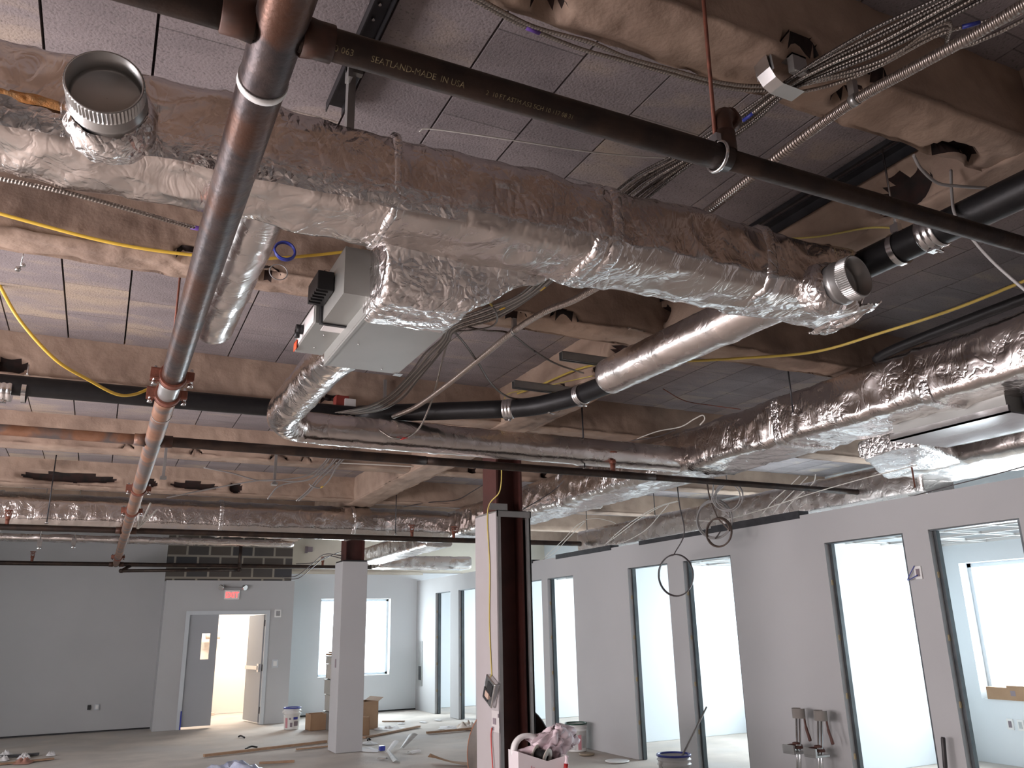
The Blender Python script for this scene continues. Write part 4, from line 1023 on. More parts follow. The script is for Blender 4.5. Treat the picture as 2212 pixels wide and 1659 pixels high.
# pale low-voltage wires arching over the partition
XW = 6.53
arcs = [([(1462, 1082), (1420, 1095), (1375, 1120), (1335, 1150), (1303, 1180)], 'left'), ([(1466, 1083), (1428, 1094), (1380, 1122), (1340, 1152), (1300, 1181)], 'second'), ([(1444, 1090), (1425, 1112), (1398, 1142), (1365, 1163), (1330, 1177)], 'third'),
        ([(1262, 1125), (1240, 1140), (1215, 1168), (1185, 1195), (1174, 1208)], 'far left'), ([(1264, 1126), (1245, 1145), (1222, 1168), (1200, 1192), (1178, 1206)], 'far second'), ([(1266, 1122), (1290, 1120), (1318, 1126), (1330, 1131)], 'stub right of the far'),
        ([(1728, 1028), (1700, 1055), (1672, 1080), (1655, 1100), (1640, 1118)], 'right'), ([(1745, 1030), (1715, 1060), (1690, 1085), (1668, 1112)], 'second right'), ([(1762, 1025), (1755, 1045), (1720, 1075), (1698, 1100), (1688, 1118)], 'third right'),
        ([(1980, 1005), (1860, 1035), (1740, 1070), (1640, 1103), (1560, 1124), (1500, 1125)], 'long sagging')]
for i, (pp, nm) in enumerate(arcs):
    far = i in (3, 4, 5)
    pts = [Q(x, y, X=lerp(6.2, XW, j/(len(pp)-1)) if not far else lerp(6.3, XW, j/(len(pp)-1))) for j, (x, y) in enumerate(pp)]
    pts[-1] = Q(pp[-1][0], pp[-1][1], X=XW) if i not in (5, 9) else pts[-1]
    cable('pale_wire', 'pale low voltage wire arching over the partition top, the %s one' % nm, pts, .005, WIREW, 'wire', 'pale wires over the partition')
cable('dark_wire', 'dark wire lying along the partition top at the right edge', [Q(2230, 1003, X=6.5), Q(2130, 1030, X=6.5), Q(2040, 1053, X=6.5), Q(1960, 1075, X=6.5)], .005, WIREB, 'wire')
cable('dark_wire', 'dark wire from the framed column top up under the long duct', [Q(1130, 1100, X=4.0), Q(1165, 1080, X=4.3), Q(1198, 1058, X=4.6), Q(1218, 1038, X=4.68)], .006, WIREB, 'wire')
# wires on the beam and duct at mid left
YB4 = 8.92
wl = [([(720, 968), (700, 1000), (670, 1025), (620, 1035), (560, 1038), (500, 1022), (440, 1010)], 'uppermost of the strands under the round branch'), ([(735, 968), (712, 1005), (680, 1030), (640, 1040), (590, 1037), (545, 1040), (460, 1055), (360, 1075)], 'longest of the strands under the round branch'),
      ([(728, 968), (705, 1000), (672, 1034), (632, 1042), (600, 1052), (578, 1078)], 'strand dropping to the cross duct at left'), ([(745, 970), (720, 1000), (690, 1030), (665, 1060), (640, 1082)], 'strand dropping to the cross duct, middle'),
      ([(752, 972), (726, 1004), (694, 1034), (668, 1062), (645, 1082)], 'strand dropping to the cross duct, right'), ([(750, 985), (728, 1008), (712, 1035), (695, 1052), (680, 1053), (668, 1046)], 'strand with a yellow mark'),
      ([(725, 1000), (800, 1003), (895, 1008)], 'pale strand running right along the beam')]
for pp, nm in wl:
    cable('grey_wire', 'loose wire at mid left, %s' % nm, [Q(x, y, Y=YB4-.02*j) for j, (x, y) in enumerate(pp)], .0075, WIREG if 'pale' not in nm else WIREW, 'wire', 'loose grey wires at mid left', 10, ((.6, .04, YELL),) if 'yellow' in nm else ())
cable('dark_wire', 'dark wire looping along the cross duct toward the framed column', [Q(870, 1095, Y=11.5), Q(930, 1085, Y=11.4), Q(985, 1080, Y=11.3), Q(1020, 1062, Y=11.2), Q(1055, 1040, Y=11.0)], .007, WIREB, 'wire')
cable('white_wire', 'white wire tied to the main pipe and hanging to the cross duct', [Q(328, 972, Y=6.25), Q(322, 1000, Y=7.6), Q(308, 1050, Y=9.2), Q(303, 1080, Y=10.5), Q(300, 1110, Y=11.0), Q(297, 1142, Y=11.1)], .012, WIREW, 'wire')
cable('white_wire', 'white wire tail hanging right of the rusty main pipe', [Q(333, 974, Y=6.3), Q(325, 1000, Y=7), Q(316, 1022, Y=7.6), Q(311, 1030, Y=7.8)], .008, WIREW, 'wire')
cable('white_wire', 'white wire end spread on the cross duct, left of two', [Q(298, 1142, Y=11.1), Q(312, 1115, Y=11.1), Q(325, 1087, Y=11.2)], .012, WIREW, 'wire')
cable('white_wire', 'white wire end spread on the cross duct, right of two', [Q(298, 1142, Y=11.1), Q(318, 1122, Y=11.1), Q(340, 1100, Y=11.2)], .010, WIREW, 'wire')
for i, pp in enumerate(([(790, 1150), (760, 1182), (720, 1198), (680, 1215), (640, 1218)], [(738, 1200), (700, 1198), (670, 1222), (640, 1244), (610, 1247)], [(738, 1206), (705, 1202), (675, 1226), (645, 1249), (615, 1250)])):
    cable('dark_wire', ['dark wire curving from the boxed column over the bare block', 'dark wire looping left from the boxed column top, upper of two', 'dark wire looping left from the boxed column top, lower of two'][i], [Q(x, y, Y=lerp(12.6, 16.9, j/(len(pp)-1))) for j, (x, y) in enumerate(pp)], .008, WIREB, 'wire')
# on the right-hand duct
cable('white_wire', 'white wire curling over the long duct near the planks', [Q(1370, 950, X=4.68), Q(1420, 932, X=4.67), Q(1470, 922, X=4.67), Q(1500, 905, X=4.67), Q(1518, 897, X=4.67), Q(1522, 906, X=4.67), Q(1512, 918, X=4.67)], .006, WIREW, 'wire')
cable('dark_wire', 'dark wire sagging in front of the long duct beside the white wire', [Q(1330, 952, X=4.66), Q(1375, 950, X=4.66), Q(1425, 942, X=4.66), Q(1460, 928, X=4.66)], .005, WIREB, 'wire')
cable('red_wire', 'thin red brown wire hanging under the right-hand planks', [Q(1432, 840, Z=3.7), Q(1480, 866, Z=3.62), Q(1540, 876, Z=3.6), Q(1600, 884, Z=3.5)], .004, RUST, 'wire')
cable('grey_cable', 'grey cable hanging from the beam above the black pipe at right', [Q(1973, 335, Z=3.43), Q(1990, 365, Z=3.40), Q(2025, 395, Z=3.38), Q(2070, 402, Z=3.38), Q(2130, 406, Z=3.4)], .0065, WIREG)
cable('grey_cable', 'grey cable crossing behind the black branch pipe near the right edge', [Q(2054, 368, X=3.05), Q(2056, 420, X=3.0), Q(2064, 465, X=2.95), Q(2100, 515, X=2.95), Q(2150, 570, X=2.95), Q(2230, 640, X=2.98)], .0065, WIREG)

# ------------------------------------------------------------------ hanger rods
def rod(label, x, y, z0, z1, r=.005, nut=True, mat=None, group='threaded hanger rods'):
    mb = MB(); mb.cyl((x, y, z0), (x, y, z1), r, 7)
    o = tag(mb.build('hanger_rod', mat or DARKST), label, 'hanger rod', group)
    if nut:
        q = MB(); q.cyl((x, y, z0-.004), (x, y, z0+.012), r*2.4, 6); q.box(x-.02, x+.02, y-.02, y+.02, z0-.008, z0-.004); q.build('nut_and_washer', GALVB, o)
    return o
p = at(1711, 870, X=4.66); rod('threaded rod from the planks to the left side of the long duct', 4.66, p.y, 3.2, SL, .006)
p = at(390, 605, Y=4.3); q_ = at(372, 735, Y=4.3); rod('thin rusty rod hanging from the beam behind the thick main pipe', (p.x+q_.x)/2, 4.3, q_.z, SL, .006, False, RUST)
for (px_, py_, Y, z0, z1, lab) in ((1263, 1010, 6.02, 2.98, SL, 'thin rod holding the rusty branch pipe left of its sprinkler head'), (105, 1100, 11.1, 2.96, SL, 'rod with bright nuts in front of the cross duct at far left'),
                              (855, 1120, 11.2, 2.97, SL, 'thin rod dropping to the branch pipe right of the middle of the cross duct'), (1370, 1020, 8.93, 3.3, 3.62, 'short rod below the beam behind the long duct')):
    p = at(px_, py_, Y=Y); rod(lab, p.x, Y, z0, z1, .007)
p = at(836, 830, Y=3.68); rod('thin rod at the far right corner of the grey terminal box', 1.2, 3.66, 2.87, SL, .005)
p = at(1968, 1000, X=6.40); rod('brown rod hanging in front of the partition top at right', 6.40, p.y, 2.78, SL, .008, False, RUST)
p = at(1425, 1060, X=6.7); rod('rod above the pale wires behind the partition, left', 6.75, 9.2, 3.1, SL, .006)
p = at(1285, 1110, X=6.7); rod('rod beyond the partition top, between the pale wire groups', 6.75, 11.0, 3.1, SL, .006)
p = at(741, 872, Y=6.44)
t = thing('red_junction_box', 'red junction box with a white cover on the beam behind the flexible elbow', 'junction box', p)
m_ = MB(); m_.box(p.x-.07, p.x+.04, 6.40, 6.50, p.z-.05, p.z+.06, bev=.006); m_.build('box', M('red_box_paint', (.22, .03, .02, 1), None, 1, .6), t)
m_ = MB(); m_.box(p.x+.0, p.x+.09, 6.375, 6.40, p.z-.07, p.z+.03); m_.build('cover', WHITEPL, t)
p = at(44, 578, Y=4.7)
m_ = MB(); m_.cyl((p.x, 4.7, p.z), (p.x+.01, 4.7, SL+.01), .003, 6); m_.sphere((p.x-.01, 4.7, p.z-.01), .016, 4); m_.sphere((p.x+.012, 4.69, p.z+.012), .013, 4)
tag(m_.build('hanging_fixing', GALVB), 'small bright fixing hanging from the planks at the left edge', 'fixing')
# trapeze fragments at far left, beams pockets hangers
for (px_, py_, lab) in ((86, 1170, 'bright metal clip hanging below the cross duct at far left, left one'), (160, 1168, 'bright metal clip hanging below the cross duct at far left, right one')):
    c = at(px_, py_, Y=13.5); mb = MB(); mb.box(c.x-.03, c.x+.03, 13.48, 13.52, c.z-.07, c.z+.03); mb.cyl((c.x, 13.5, c.z+.03), (c.x, 13.5, SL), .006, 6); mb.sphere((c.x, 13.5, c.z-.09), .03, 5)
    tag(mb.build('hanging_clip', GALVB), lab, 'clip', 'hanging clips at far left')
for (px_, py_, lab) in ((595, 1000, 'grey hanger strap at the beam above the loose wires'), (352, 1035, 'grey hanger strap right of the rusty main pipe')):
    c = at(px_, py_, Y=8.9); mb = MB(); mb.box(c.x-.014, c.x+.014, 8.88, 8.90, 3.2, 3.52); mb.box(c.x-.03, c.x+.03, 8.85, 8.93, 3.18, 3.205)
    tag(mb.build('hanger_strap', GALV), lab, 'strap', 'hanger straps on the beam')
c = at(830, 900, Y=6.44); mb = MB(); mb.box(c.x-.012, c.x+.012, 6.43, 6.45, 3.35, 3.72); tag(mb.build('hanger_strap', GALV), 'grey strap on the beam face behind the terminal box', 'strap')

# ------------------------------------------------------------------ stair door, exit sign, wall devices
YDR = 17.07
fr = MB(); fr.box(1.52, 1.59, YDR-.02, YDR+.2, 0, 2.09); fr.box(3.0, 3.07, YDR-.02, YDR+.2, 0, 2.09); fr.box(1.59, 3.0, YDR-.02, YDR+.2, 2.02, 2.09)
o = fr.build('trim_20', FRAMEG); o['kind'] = 'structure'
d = MB(); 
x0, x1, zl0, zl1 = 1.595, 2.12, 1.21, 1.68
d.box(x0, 1.84, YDR+.03, YDR+.075, .04, 2.02); d.box(1.99, x1, YDR+.03, YDR+.075, .04, 2.02); d.box(1.84, 1.99, YDR+.03, YDR+.075, .04, zl0); d.box(1.84, 1.99, YDR+.03, YDR+.075, zl1, 2.02)
o = d.build('door_1', DOORG); o['kind'] = 'structure'; o['label'] = 'closed grey door leaf with a narrow vision panel'; o['category'] = 'door'
g = MB(); g.box(1.84, 1.99, YDR+.05, YDR+.055, zl0, zl1); g.build('vision_panel', GLASS, o)
g = MB(); g.box(1.575, 1.60, YDR-.026, YDR-.02, 0, .32); g.build('blue_tape', BLUE, o)
d = MB(); ang = math.radians(80); Mx = Matrix.Translation((2.995, YDR+.08, 0)) @ Matrix.Rotation(PI-ang, 4, 'Z')
d.box(0, .84, -.022, .022, .03, 2.01, Mx); o = d.build('door_2', DOORG); o['kind'] = 'structure'; o['label'] = 'second door leaf standing open into the bright stairwell'; o['category'] = 'door'
g = MB(); g.box(.10, .78, .025, .07, .98, 1.05, Mx); g.box(.04, .12, .022, .06, .94, 1.09, Mx); g.build('panic_bar', GALVB, o)
for z in (.25, 1.02, 1.85):
    g = MB(); g.cyl((2.995, YDR+.05, z-.06), (2.995, YDR+.05, z+.06), .014, 8); g.build('hinge', DARKST, o)
g = MB(); g.cyl((2.35, 19.7, 0), (2.35, 19.7, 1.55), .05, 12); g.cyl((2.35, 19.7, 1.5), (2.35, 19.7, 1.6), .07, 12); g.cyl((2.2, 19.7, 1.62), (2.5, 19.7, 1.62), .06, 10); g.box(2.2, 2.5, 19.62, 19.78, 0, .05)
tag(g.build('standpipe', M('pale_pipe_paint', (.75, .6, .5, 1), None, 1, .5)), 'pale standpipe with a brown valve inside the bright stairwell', 'pipe')
t = thing('exit_sign', 'lit exit sign with twin emergency lamps above the stair door', 'exit sign', (2.32, YDR, 2.40))
m_ = MB(); m_.box(2.18, 2.46, YDR-.055, YDR-.001, 2.30, 2.475, bev=.008); m_.build('housing', WHITEPL, t)
m_ = MB(); m_.box(2.12, 2.52, YDR-.05, YDR-.001, 2.475, 2.53, bev=.006); m_.build('battery_bar', M('dim_grey_plastic', (.3, .3, .3, 1), None, 1, .5), t)
cu = bpy.data.curves.new('exit_text', 'FONT'); cu.body = 'EXIT'; cu.size = .155; cu.extrude = .002; cu.align_x = 'CENTER'
tmp = bpy.data.objects.new('tmp', cu); COL.objects.link(tmp); dg = bpy.context.evaluated_depsgraph_get(); me = bpy.data.meshes.new_from_object(tmp.evaluated_get(dg)); bpy.data.objects.remove(tmp)
me.transform(Matrix.Translation((0, -.058, -.068)) @ Matrix.Rotation(PI/2, 4, 'X') @ Matrix.Scale(.78, 4, (1, 0, 0))); me.materials.clear(); me.materials.append(EXITR)
o = bpy.data.objects.new('lit_letters', me); COL.objects.link(o); o.parent = t
for s in (-1, 1):
    m_ = MB(); c = Vector((2.32+s*.19, YDR-.05, 2.54)); dd = Vector((s*.5, -.8, -.3)).normalized()
    m_.tube([c, c+dd*.02, c+dd*.07, c+dd*.085], [.02, .045, .055, .05], 14); m_.build('emergency_lamp', GALVB, t)
def plate(name, label, cat, x, z, w_, h__, y, mat, inner=None, group=None):
    t = thing(name, label, cat, (x, y, z), group)
    m_ = MB(); m_.box(x-w_/2, x+w_/2, y-.03, y, z-h__/2, z+h__/2, bev=.006); m_.build('cover', mat, t)
    if inner:
        m_ = MB(); m_.box(x-w_*.28, x+w_*.28, y-.036, y-.03, z-h__*.3, z+h__*.3); m_.build('lens', inner, t)
plate('alarm_strobe', 'white fire alarm strobe high on the wall right of the stair door', 'alarm', 3.22, 2.03, .13, .15, YDR, WHITEPL, GALVB)
plate('switch_plate', 'pale switch plate at waist height right of the stair door', 'switch', 3.22, 1.09, .12, .15, YDR, FRAMEG, WHITEPL)
plate('outlet_box', 'dark open outlet hole low on the far grey wall', 'outlet', .06, .43, .055, .08, 17.66, BLACKPL)
plate('outlet_plate', 'grey outlet plate beside the open outlet hole on the far wall', 'outlet', .19, .43, .08, .1, 17.66, FRAMEG, WHITEPL)
def plate_x(name, label, cat, y, z, w_, h__, x, mat, inner):
    t = thing(name, label, cat, (x, y, z))
    m_ = MB(); m_.box(x-.012, x, y-w_/2, y+w_/2, z-h__/2, z+h__/2); m_.build('cover', mat, t)
    m_ = MB(); m_.box(x-.016, x-.012, y-w_*.25, y+w_*.25, z-h__*.3, z+h__*.3); m_.build('insert', inner, t)
plate_x('outlet_plate', 'white outlet plate with a dark insert under the near office window', 'outlet', 6.67, .455, .075, .12, XE, WHITEPL, INK)
plate_x('outlet_plate', 'white outlet plate with a pale insert under the near office window', 'outlet', 6.545, .455, .075, .12, XE, WHITEPL, GALV)
p = at(1985, 1237, X=XP); plate_x('switch_box', 'open switch box with loose blue wire between the two nearest openings', 'switch', p.y, p.z, .07, .11, XP, WHITEPL, INK)
cable('blue_wire', 'loose blue wire curling out of the open switch box', [Vector((XP-.02, p.y, p.z-.02)), Vector((XP-.05, p.y+.05, p.z-.05)), Vector((XP-.03, p.y+.10, p.z-.05)), Vector((XP-.02, p.y+.02, p.z+.06))], .004, BLUE, 'wire')
p = at(908, 1437, X=XP); m_ = MB(); m_.box(XP-.01, XP+.002, p.y-.14, p.y+.14, .50, 1.42); o = m_.build('wall_panel', GALV); tag(o, 'tall narrow grey recessed panel on the partition near the end wall', 'panel')
q = MB(); q.box(XP-.014, XP-.01, p.y-.08, p.y+.08, .62, .9); q.build('latch', BLACKPL, o)
p = at(670, 1187, Y=17.99); m_ = MB(); m_.box(p.x-.06, p.x+.04, 17.93, 17.98, p.z-.05, p.z+.05); m_.box(p.x-.11, p.x-.06, 17.95, 18.0, p.z-.08, p.z+.06); tag(m_.build('junction_box', INK), 'dark junction box high on the cream wall beside the bare block', 'junction box')

# junction box and cords on the framed column
p = at(1066, 1492, X=3.185)
t = thing('temporary_outlet', 'taped metal outlet box hanging on the white side of the framed column', 'outlet', p)
Mx = Matrix.Translation(p) @ Matrix.Rotation(math.radians(25), 4, 'X')
m_ = MB(); m_.box(-.05, 0, -.10, .10, -.11, .11, Mx, .01); m_.build('box', GALVB, t)
m_ = MB(); m_.box(-.055, -.05, -.07, .03, -.02, .08, Mx); m_.box(-.056, -.05, -.02, .08, -.09, .0, Mx); m_.build('receptacle', BLACKPL, t)
m_ = MB(); m_.box(-.062, -.05, -.035, .035, -.06, -.01, Mx); m_.build('face', M('tan_face', (.5, .36, .28, 1), None, 1, .5), t)
m_ = MB(); m_.grid(8, 8, lambda u, v: (3.178+.004*ns((u*5, v*5, 0), 1), p.y-.12+.15*u, p.z-.33+.17*v)); m_.build('paper_tag', M('dull_paper', (.5, .47, .46, 1), None, 1, .8), t)
m_ = MB()
for (a, b, c, d_) in ((-.06, .0, -.27, -.22), (-.12, -.10, -.21, -.18), (-.02, .02, -.32, -.29)): m_.box(3.174, 3.1775, p.y+a, p.y+b, p.z+c, p.z+d_)
m_.build('print', INK, t)
cable('power_cable', 'thin red cord hanging from the taped outlet box down the white column side', [p+Vector((-.02, 0, -.30)), Vector((3.17, 6.90, .75)), Vector((3.165, 6.86, .5)), Vector((3.17, 6.82, .25)), Vector((3.17, 6.80, .05)), Vector((3.16, 6.79, .01))], .006, REDC, 'cord')
cable('yellow_cable', 'yellow cable running down the white side of the framed column', [Q(1084, 1000, Y=6.76), Q(1080, 1060, Y=6.76), Vector((3.178, 6.93, 2.72)), Vector((3.176, 6.90, 2.2)), Vector((3.176, 6.92, 1.7)), p+Vector((-.005, .02, .1))], .006, YELLD)

# ------------------------------------------------------------------ things on the floor
def bucket(label, x, y, rimmat, h__=.37, r=.15, scale=1, labels=True):
    t = thing('bucket', label, 'bucket', (x, y, 0)); Mx = Matrix.Translation((x, y, 0)) @ Matrix.Scale(scale, 4)
    m_ = MB(); m_.lathe([(.001, .004), (r*.86, .004), (r*.87, .012), (r*.955, h__*.72), (r*1.03, h__*.725), (r*1.03, h__*.75), (r*.96, h__*.755), (r*.97, h__*.84), (r*1.04, h__*.845), (r*1.04, h__*.87), (r*.97, h__*.875), (r*.985, h__*.96), (r*.95, h__*.96), (r*.84, .02), (.001, .02)], 32, Mx); m_.build('body', WHITEPL, t)
    m_ = MB(); m_.lathe([(r*.985, h__*.94), (r*1.05, h__*.945), (r*1.06, h__*.99), (r*1.02, h__), (r*.93, h__*.995), (r*.94, h__*.95)], 32, Mx, (False, False)); m_.build('rim', rimmat, t)
    for s in (-1, 1):
        m_ = MB(); m_.sphere(Mx @ Vector((s*r*1.03, 0, h__*.8)), .022, 5); m_.build('handle_lug', WHITEPL, t)
    m_ = MB(); m_.tube([Mx @ Vector((r*1.05*math.cos(a), -r*.9*math.sin(a)*.35-.02*math.sin(a), h__*.8-.75*r*1.1*math.sin(a))) for a in [PI*i/16 for i in range(17)]], .004, 6); m_.build('wire_handle', GALVB, t)
    if labels:
        def pat(a0, a1, z0, z1, mat, nm):
            m_ = MB(); m_.grid(8, 1, lambda u, v: Mx @ Vector(((r*lerp(.87, .96, lerp(z0, z1, v)/(.72*h__))+.0025)*math.cos(lerp(a0, a1, u)), (r*lerp(.87, .96, lerp(z0, z1, v)/(.72*h__))+.0025)*math.sin(lerp(a0, a1, u)), lerp(z0, z1, v)))); m_.build(nm, mat, t)
        base = -PI/2-math.atan2(x, y)+0
        for (a0, a1, z0, z1, mt) in labels if isinstance(labels, list) else []:
            pat(base+a0, base+a1, z0, z1, mt, 'printed_label')
    return t
bucket('white plastic bucket with a dark green rim standing against the partition', 6.21, 10.66, M('dark_green_rim', (.02, .06, .04, 1), None, 1, .4), labels=[(-.9, -.1, .03, .22, GALV), (.15, .5, .03, .22, REDINK), (.62, 1.1, .05, .2, GALV)])
bucket('white plastic bucket with a blue rim near the stair door', 3.36, 15.9, BLUE, labels=[(-.9, -.55, .03, .2, REDINK), (.2, .8, .17, .21, BLUE), (-.35, -.1, .17, .2, INK), (-.2, .1, .05, .12, INK), (.3, .9, .06, .14, INK)])
tb = bucket('blue rimmed white bucket at the bottom edge with a stick leaning out', 5.56, 7.55, BLUE, .37, .17)
o = cable('mixing_stick', 'thin grey metal stick leaning out of the blue rimmed bucket', [(5.50, 7.62, .03), (5.72, 7.58, .37), (6.02, 7.52, .80)], .011, GALV, 'stick', None, 2)
m_ = MB(); m_.lathe([(.001, 0), (.15, .001), (.155, .008), (.14, .014), (.001, .012)], 28, Matrix.Translation((6.15, 9.55, .006))); tag(m_.build('white_disc', WHITEPL), 'white bucket lid lying on the floor by the partition', 'lid')
m_ = MB(); m_.lathe([(.001, 0), (.10, .001), (.11, .02), (.09, .025), (.001, .02)], 24, Matrix.Translation((6.12, 10.25, .004))); tag(m_.build('brown_disc', M('brown_lid', (.25, .2, .14, 1), None, 1, .6)), 'small brown lid on the floor before the green rimmed bucket', 'lid')

# cable reel behind the framed column
t = thing('cable_reel', 'big dark disc of a cable reel standing behind the framed column', 'cable reel', (3.64, 7.68, 0))
nv = Vector((-.93, -.37, .05)).normalized(); cc = Vector((3.64, 7.68, .48)); q = nv.to_track_quat('Z', 'Y').to_matrix().to_4x4(); Mx = Matrix.Translation(cc) @ q
m_ = MB(); m_.lathe([(.001, .02), (.10, .02), (.12, .035), (.2, .03), (.44, .012), (.458, .01)], 56, Mx); m_.build('flange', M('dull_dark_metal', (.10, .085, .075, 1), (.14, .115, .1, 1), 5, .38, .6), t)
m_ = MB(); m_.lathe([(.456, .012), (.468, .008), (.47, -.01), (.46, -.022), (.001, -.022)], 56, Mx); m_.build('rim', M('orange_rim', (.35, .12, .05, 1), None, 1, .6), t)
m_ = MB(); m_.cyl(cc-nv*.02, cc-nv*.20, .2, 28); m_.cyl(cc-nv*.20, cc-nv*.225, .46, 40); m_.build('drum', DARKST, t)

# white carton with spools in front of the column
bx, by = 3.22, 6.15
t = thing('white_carton', 'white carton with pinkish print standing in front of the framed column', 'carton', (bx, by, 0))
z1 = .72
m_ = MB(); th = .008
def cw(a, b, za, zbb):
    a = Vector(a); b = Vector(b); n_ = Vector((-(b-a).y, (b-a).x, 0)).normalized()*th
    m_.v += []
    k_ = len(m_.v); m_.v += [Vector((a.x, a.y, 0)), Vector((b.x, b.y, 0)), Vector((b.x, b.y, zbb)), Vector((a.x, a.y, za))]+[Vector((a.x, a.y, 0))+n_, Vector((b.x, b.y, 0))+n_, Vector((b.x, b.y, zbb))+n_, Vector((a.x, a.y, za))+n_]
    for f_ in ((0, 1, 2, 3), (7, 6, 5, 4), (3, 2, 6, 7), (0, 3, 7, 4), (1, 5, 6, 2)): m_.face([k_+i for i in f_])
A_, B_, C_, D_ = (3.03, 6.10, 0), (3.42, 6.02, 0), (3.50, 6.36, 0), (3.11, 6.44, 0)
md = (3.26, 6.053, 0)
cw(A_, md, .745, .665); cw(md, B_, .665, .70); cw(B_, C_, .70, .68); cw(C_, D_, .68, .72); cw(D_, A_, .72, .745)
m_.face([len(m_.v)-0+i for i in ()]) if False else None
m_.build('box_body', M('white_carton_board', (.66, .6, .61, 1), None, 1, .7), t)
def on_face(u, z): # point on the front of the carton
    a = Vector(A_); b = Vector(B_); n_ = Vector((b.y-a.y, -(b.x-a.x), 0)).normalized()
    return a.lerp(b, u)+n_*.002+Vector((0, 0, z))
m_ = MB()
for (u0, u1, z0, z1_) in ((.25, .27, .56, .64), (.30, .32, .57, .63), (.22, .34, .52, .525), (.28, .46, .40, .415), (.24, .46, .36, .38), (.26, .42, .46, .48), (.22, .40, .30, .315)):
    m_.quad(on_face(u0, z0), on_face(u1, z0), on_face(u1, z1_), on_face(u0, z1_))
m_.build('pink_print', REDINK, t)
m_ = MB(); rg = [[on_face(.70+(.085-d)*math.cos(a), .515+(.03-d*.36)*math.sin(a)*1.0) for a in [2*PI*i/24 for i in range(24)]] for d in (0, .018)]
m_.ring_strip(rg, True, (False, False)); m_.build('round_mark', REDINK, t)
m_ = MB(); m_.quad(on_face(.975, 0), on_face(1.0, 0), on_face(1.0, .66), on_face(.975, .66)); m_.build('red_edge_stripe', M('deep_red_print', (.5, .08, .1, 1), None, 1, .6), t)
def spool(label, c, r, w_, nrm, rimmat, inner):
    t = thing('wire_spool', label, 'spool', c); c = Vector(c); q = Vector(nrm).to_track_quat('Z', 'Y').to_matrix().to_4x4(); Mx = Matrix.Translation(c) @ q
    for s in (-1, 1):
        m_ = MB(); m_.lathe([(r*.30, s*w_/2-.004), (r, s*w_/2-.004), (r, s*w_/2+.004), (r*.30, s*w_/2+.004), (r*.30, s*w_/2-.004)], 36, Mx); m_.build('flange', rimmat, t)
    m_ = MB(); m_.lathe([(r*.30, -w_/2), (r*.30, w_/2)], 24, Mx); m_.lathe([(r*.31, -w_*.48), (r*.66, -w_*.46), (r*.66, w_*.46), (r*.31, w_*.48)], 30, Mx); m_.build('winding', inner, t)
    return t
t = thing('tape_roll', 'wide pale paper roll sticking out of the white carton', 'roll', (3.2, 6.28, .72))
Mx = Matrix.Translation((3.21, 6.30, .715)) @ Vector((-.15, -1, .12)).to_track_quat('Z', 'Y').to_matrix().to_4x4()
m_ = MB(); m_.lathe([(.092, -.03), (.132, -.03), (.132, .03), (.092, .03), (.092, -.03)], 40, Mx); m_.build('roll_body', PAPER, t)
spool('small dark wire spool with a pale rim leaning in the white carton', (3.27, 6.17, .685), .075, .10, (.55, -.8, -.25), M('pale_rim', (.6, .56, .5, 1), None, 1, .6), BLACKPL)
m_ = MB()
def bagf(u, v):
    a = 2*PI*u; ph = PI*(v*.94+.03)
    r_ = .13*math.sin(ph)*(1+.75*ns((math.cos(a)*2, math.sin(a)*2, v*4), 1.3, 3)+.35*ns((math.cos(a)*4, math.sin(a)*4, v*7), 1.6, 9))
    return (3.42+r_*math.cos(a)*1.45+.05*math.cos(ph*2)*.4, 6.26+r_*math.sin(a)*.7, .76-.11*math.cos(ph)+.05*ns((math.cos(a)*3, math.sin(a)*3, v*6), 1.2, 8)+.03*math.cos(a))
m_.grid(48, 24, bagf); tag(m_.build('plastic_bag', PINKBAG), 'crumpled pink and white plastic bag stuffed in the white carton', 'bag')
t = thing('spray_bottle', 'small red bottle with a pale cap at the edge of the white carton', 'bottle', (3.385, 6.00, .60))
m_ = MB(); m_.lathe([(.001, 0), (.017, 0), (.019, .01), (.019, .06)], 16, Matrix.Translation((3.385, 5.995, .585)) @ Matrix.Rotation(.12, 4, 'Y'), (False, True)); m_.build('body', M('deep_red_plastic', (.35, .02, .02, 1), None, 1, .35), t)
m_ = MB(); m_.lathe([(.017, .06), (.012, .075), (.012, .1), (.015, .102), (.015, .115), (.001, .116)], 14, Matrix.Translation((3.385, 5.995, .585)) @ Matrix.Rotation(.12, 4, 'Y')); m_.build('cap', PINKBAG, t)

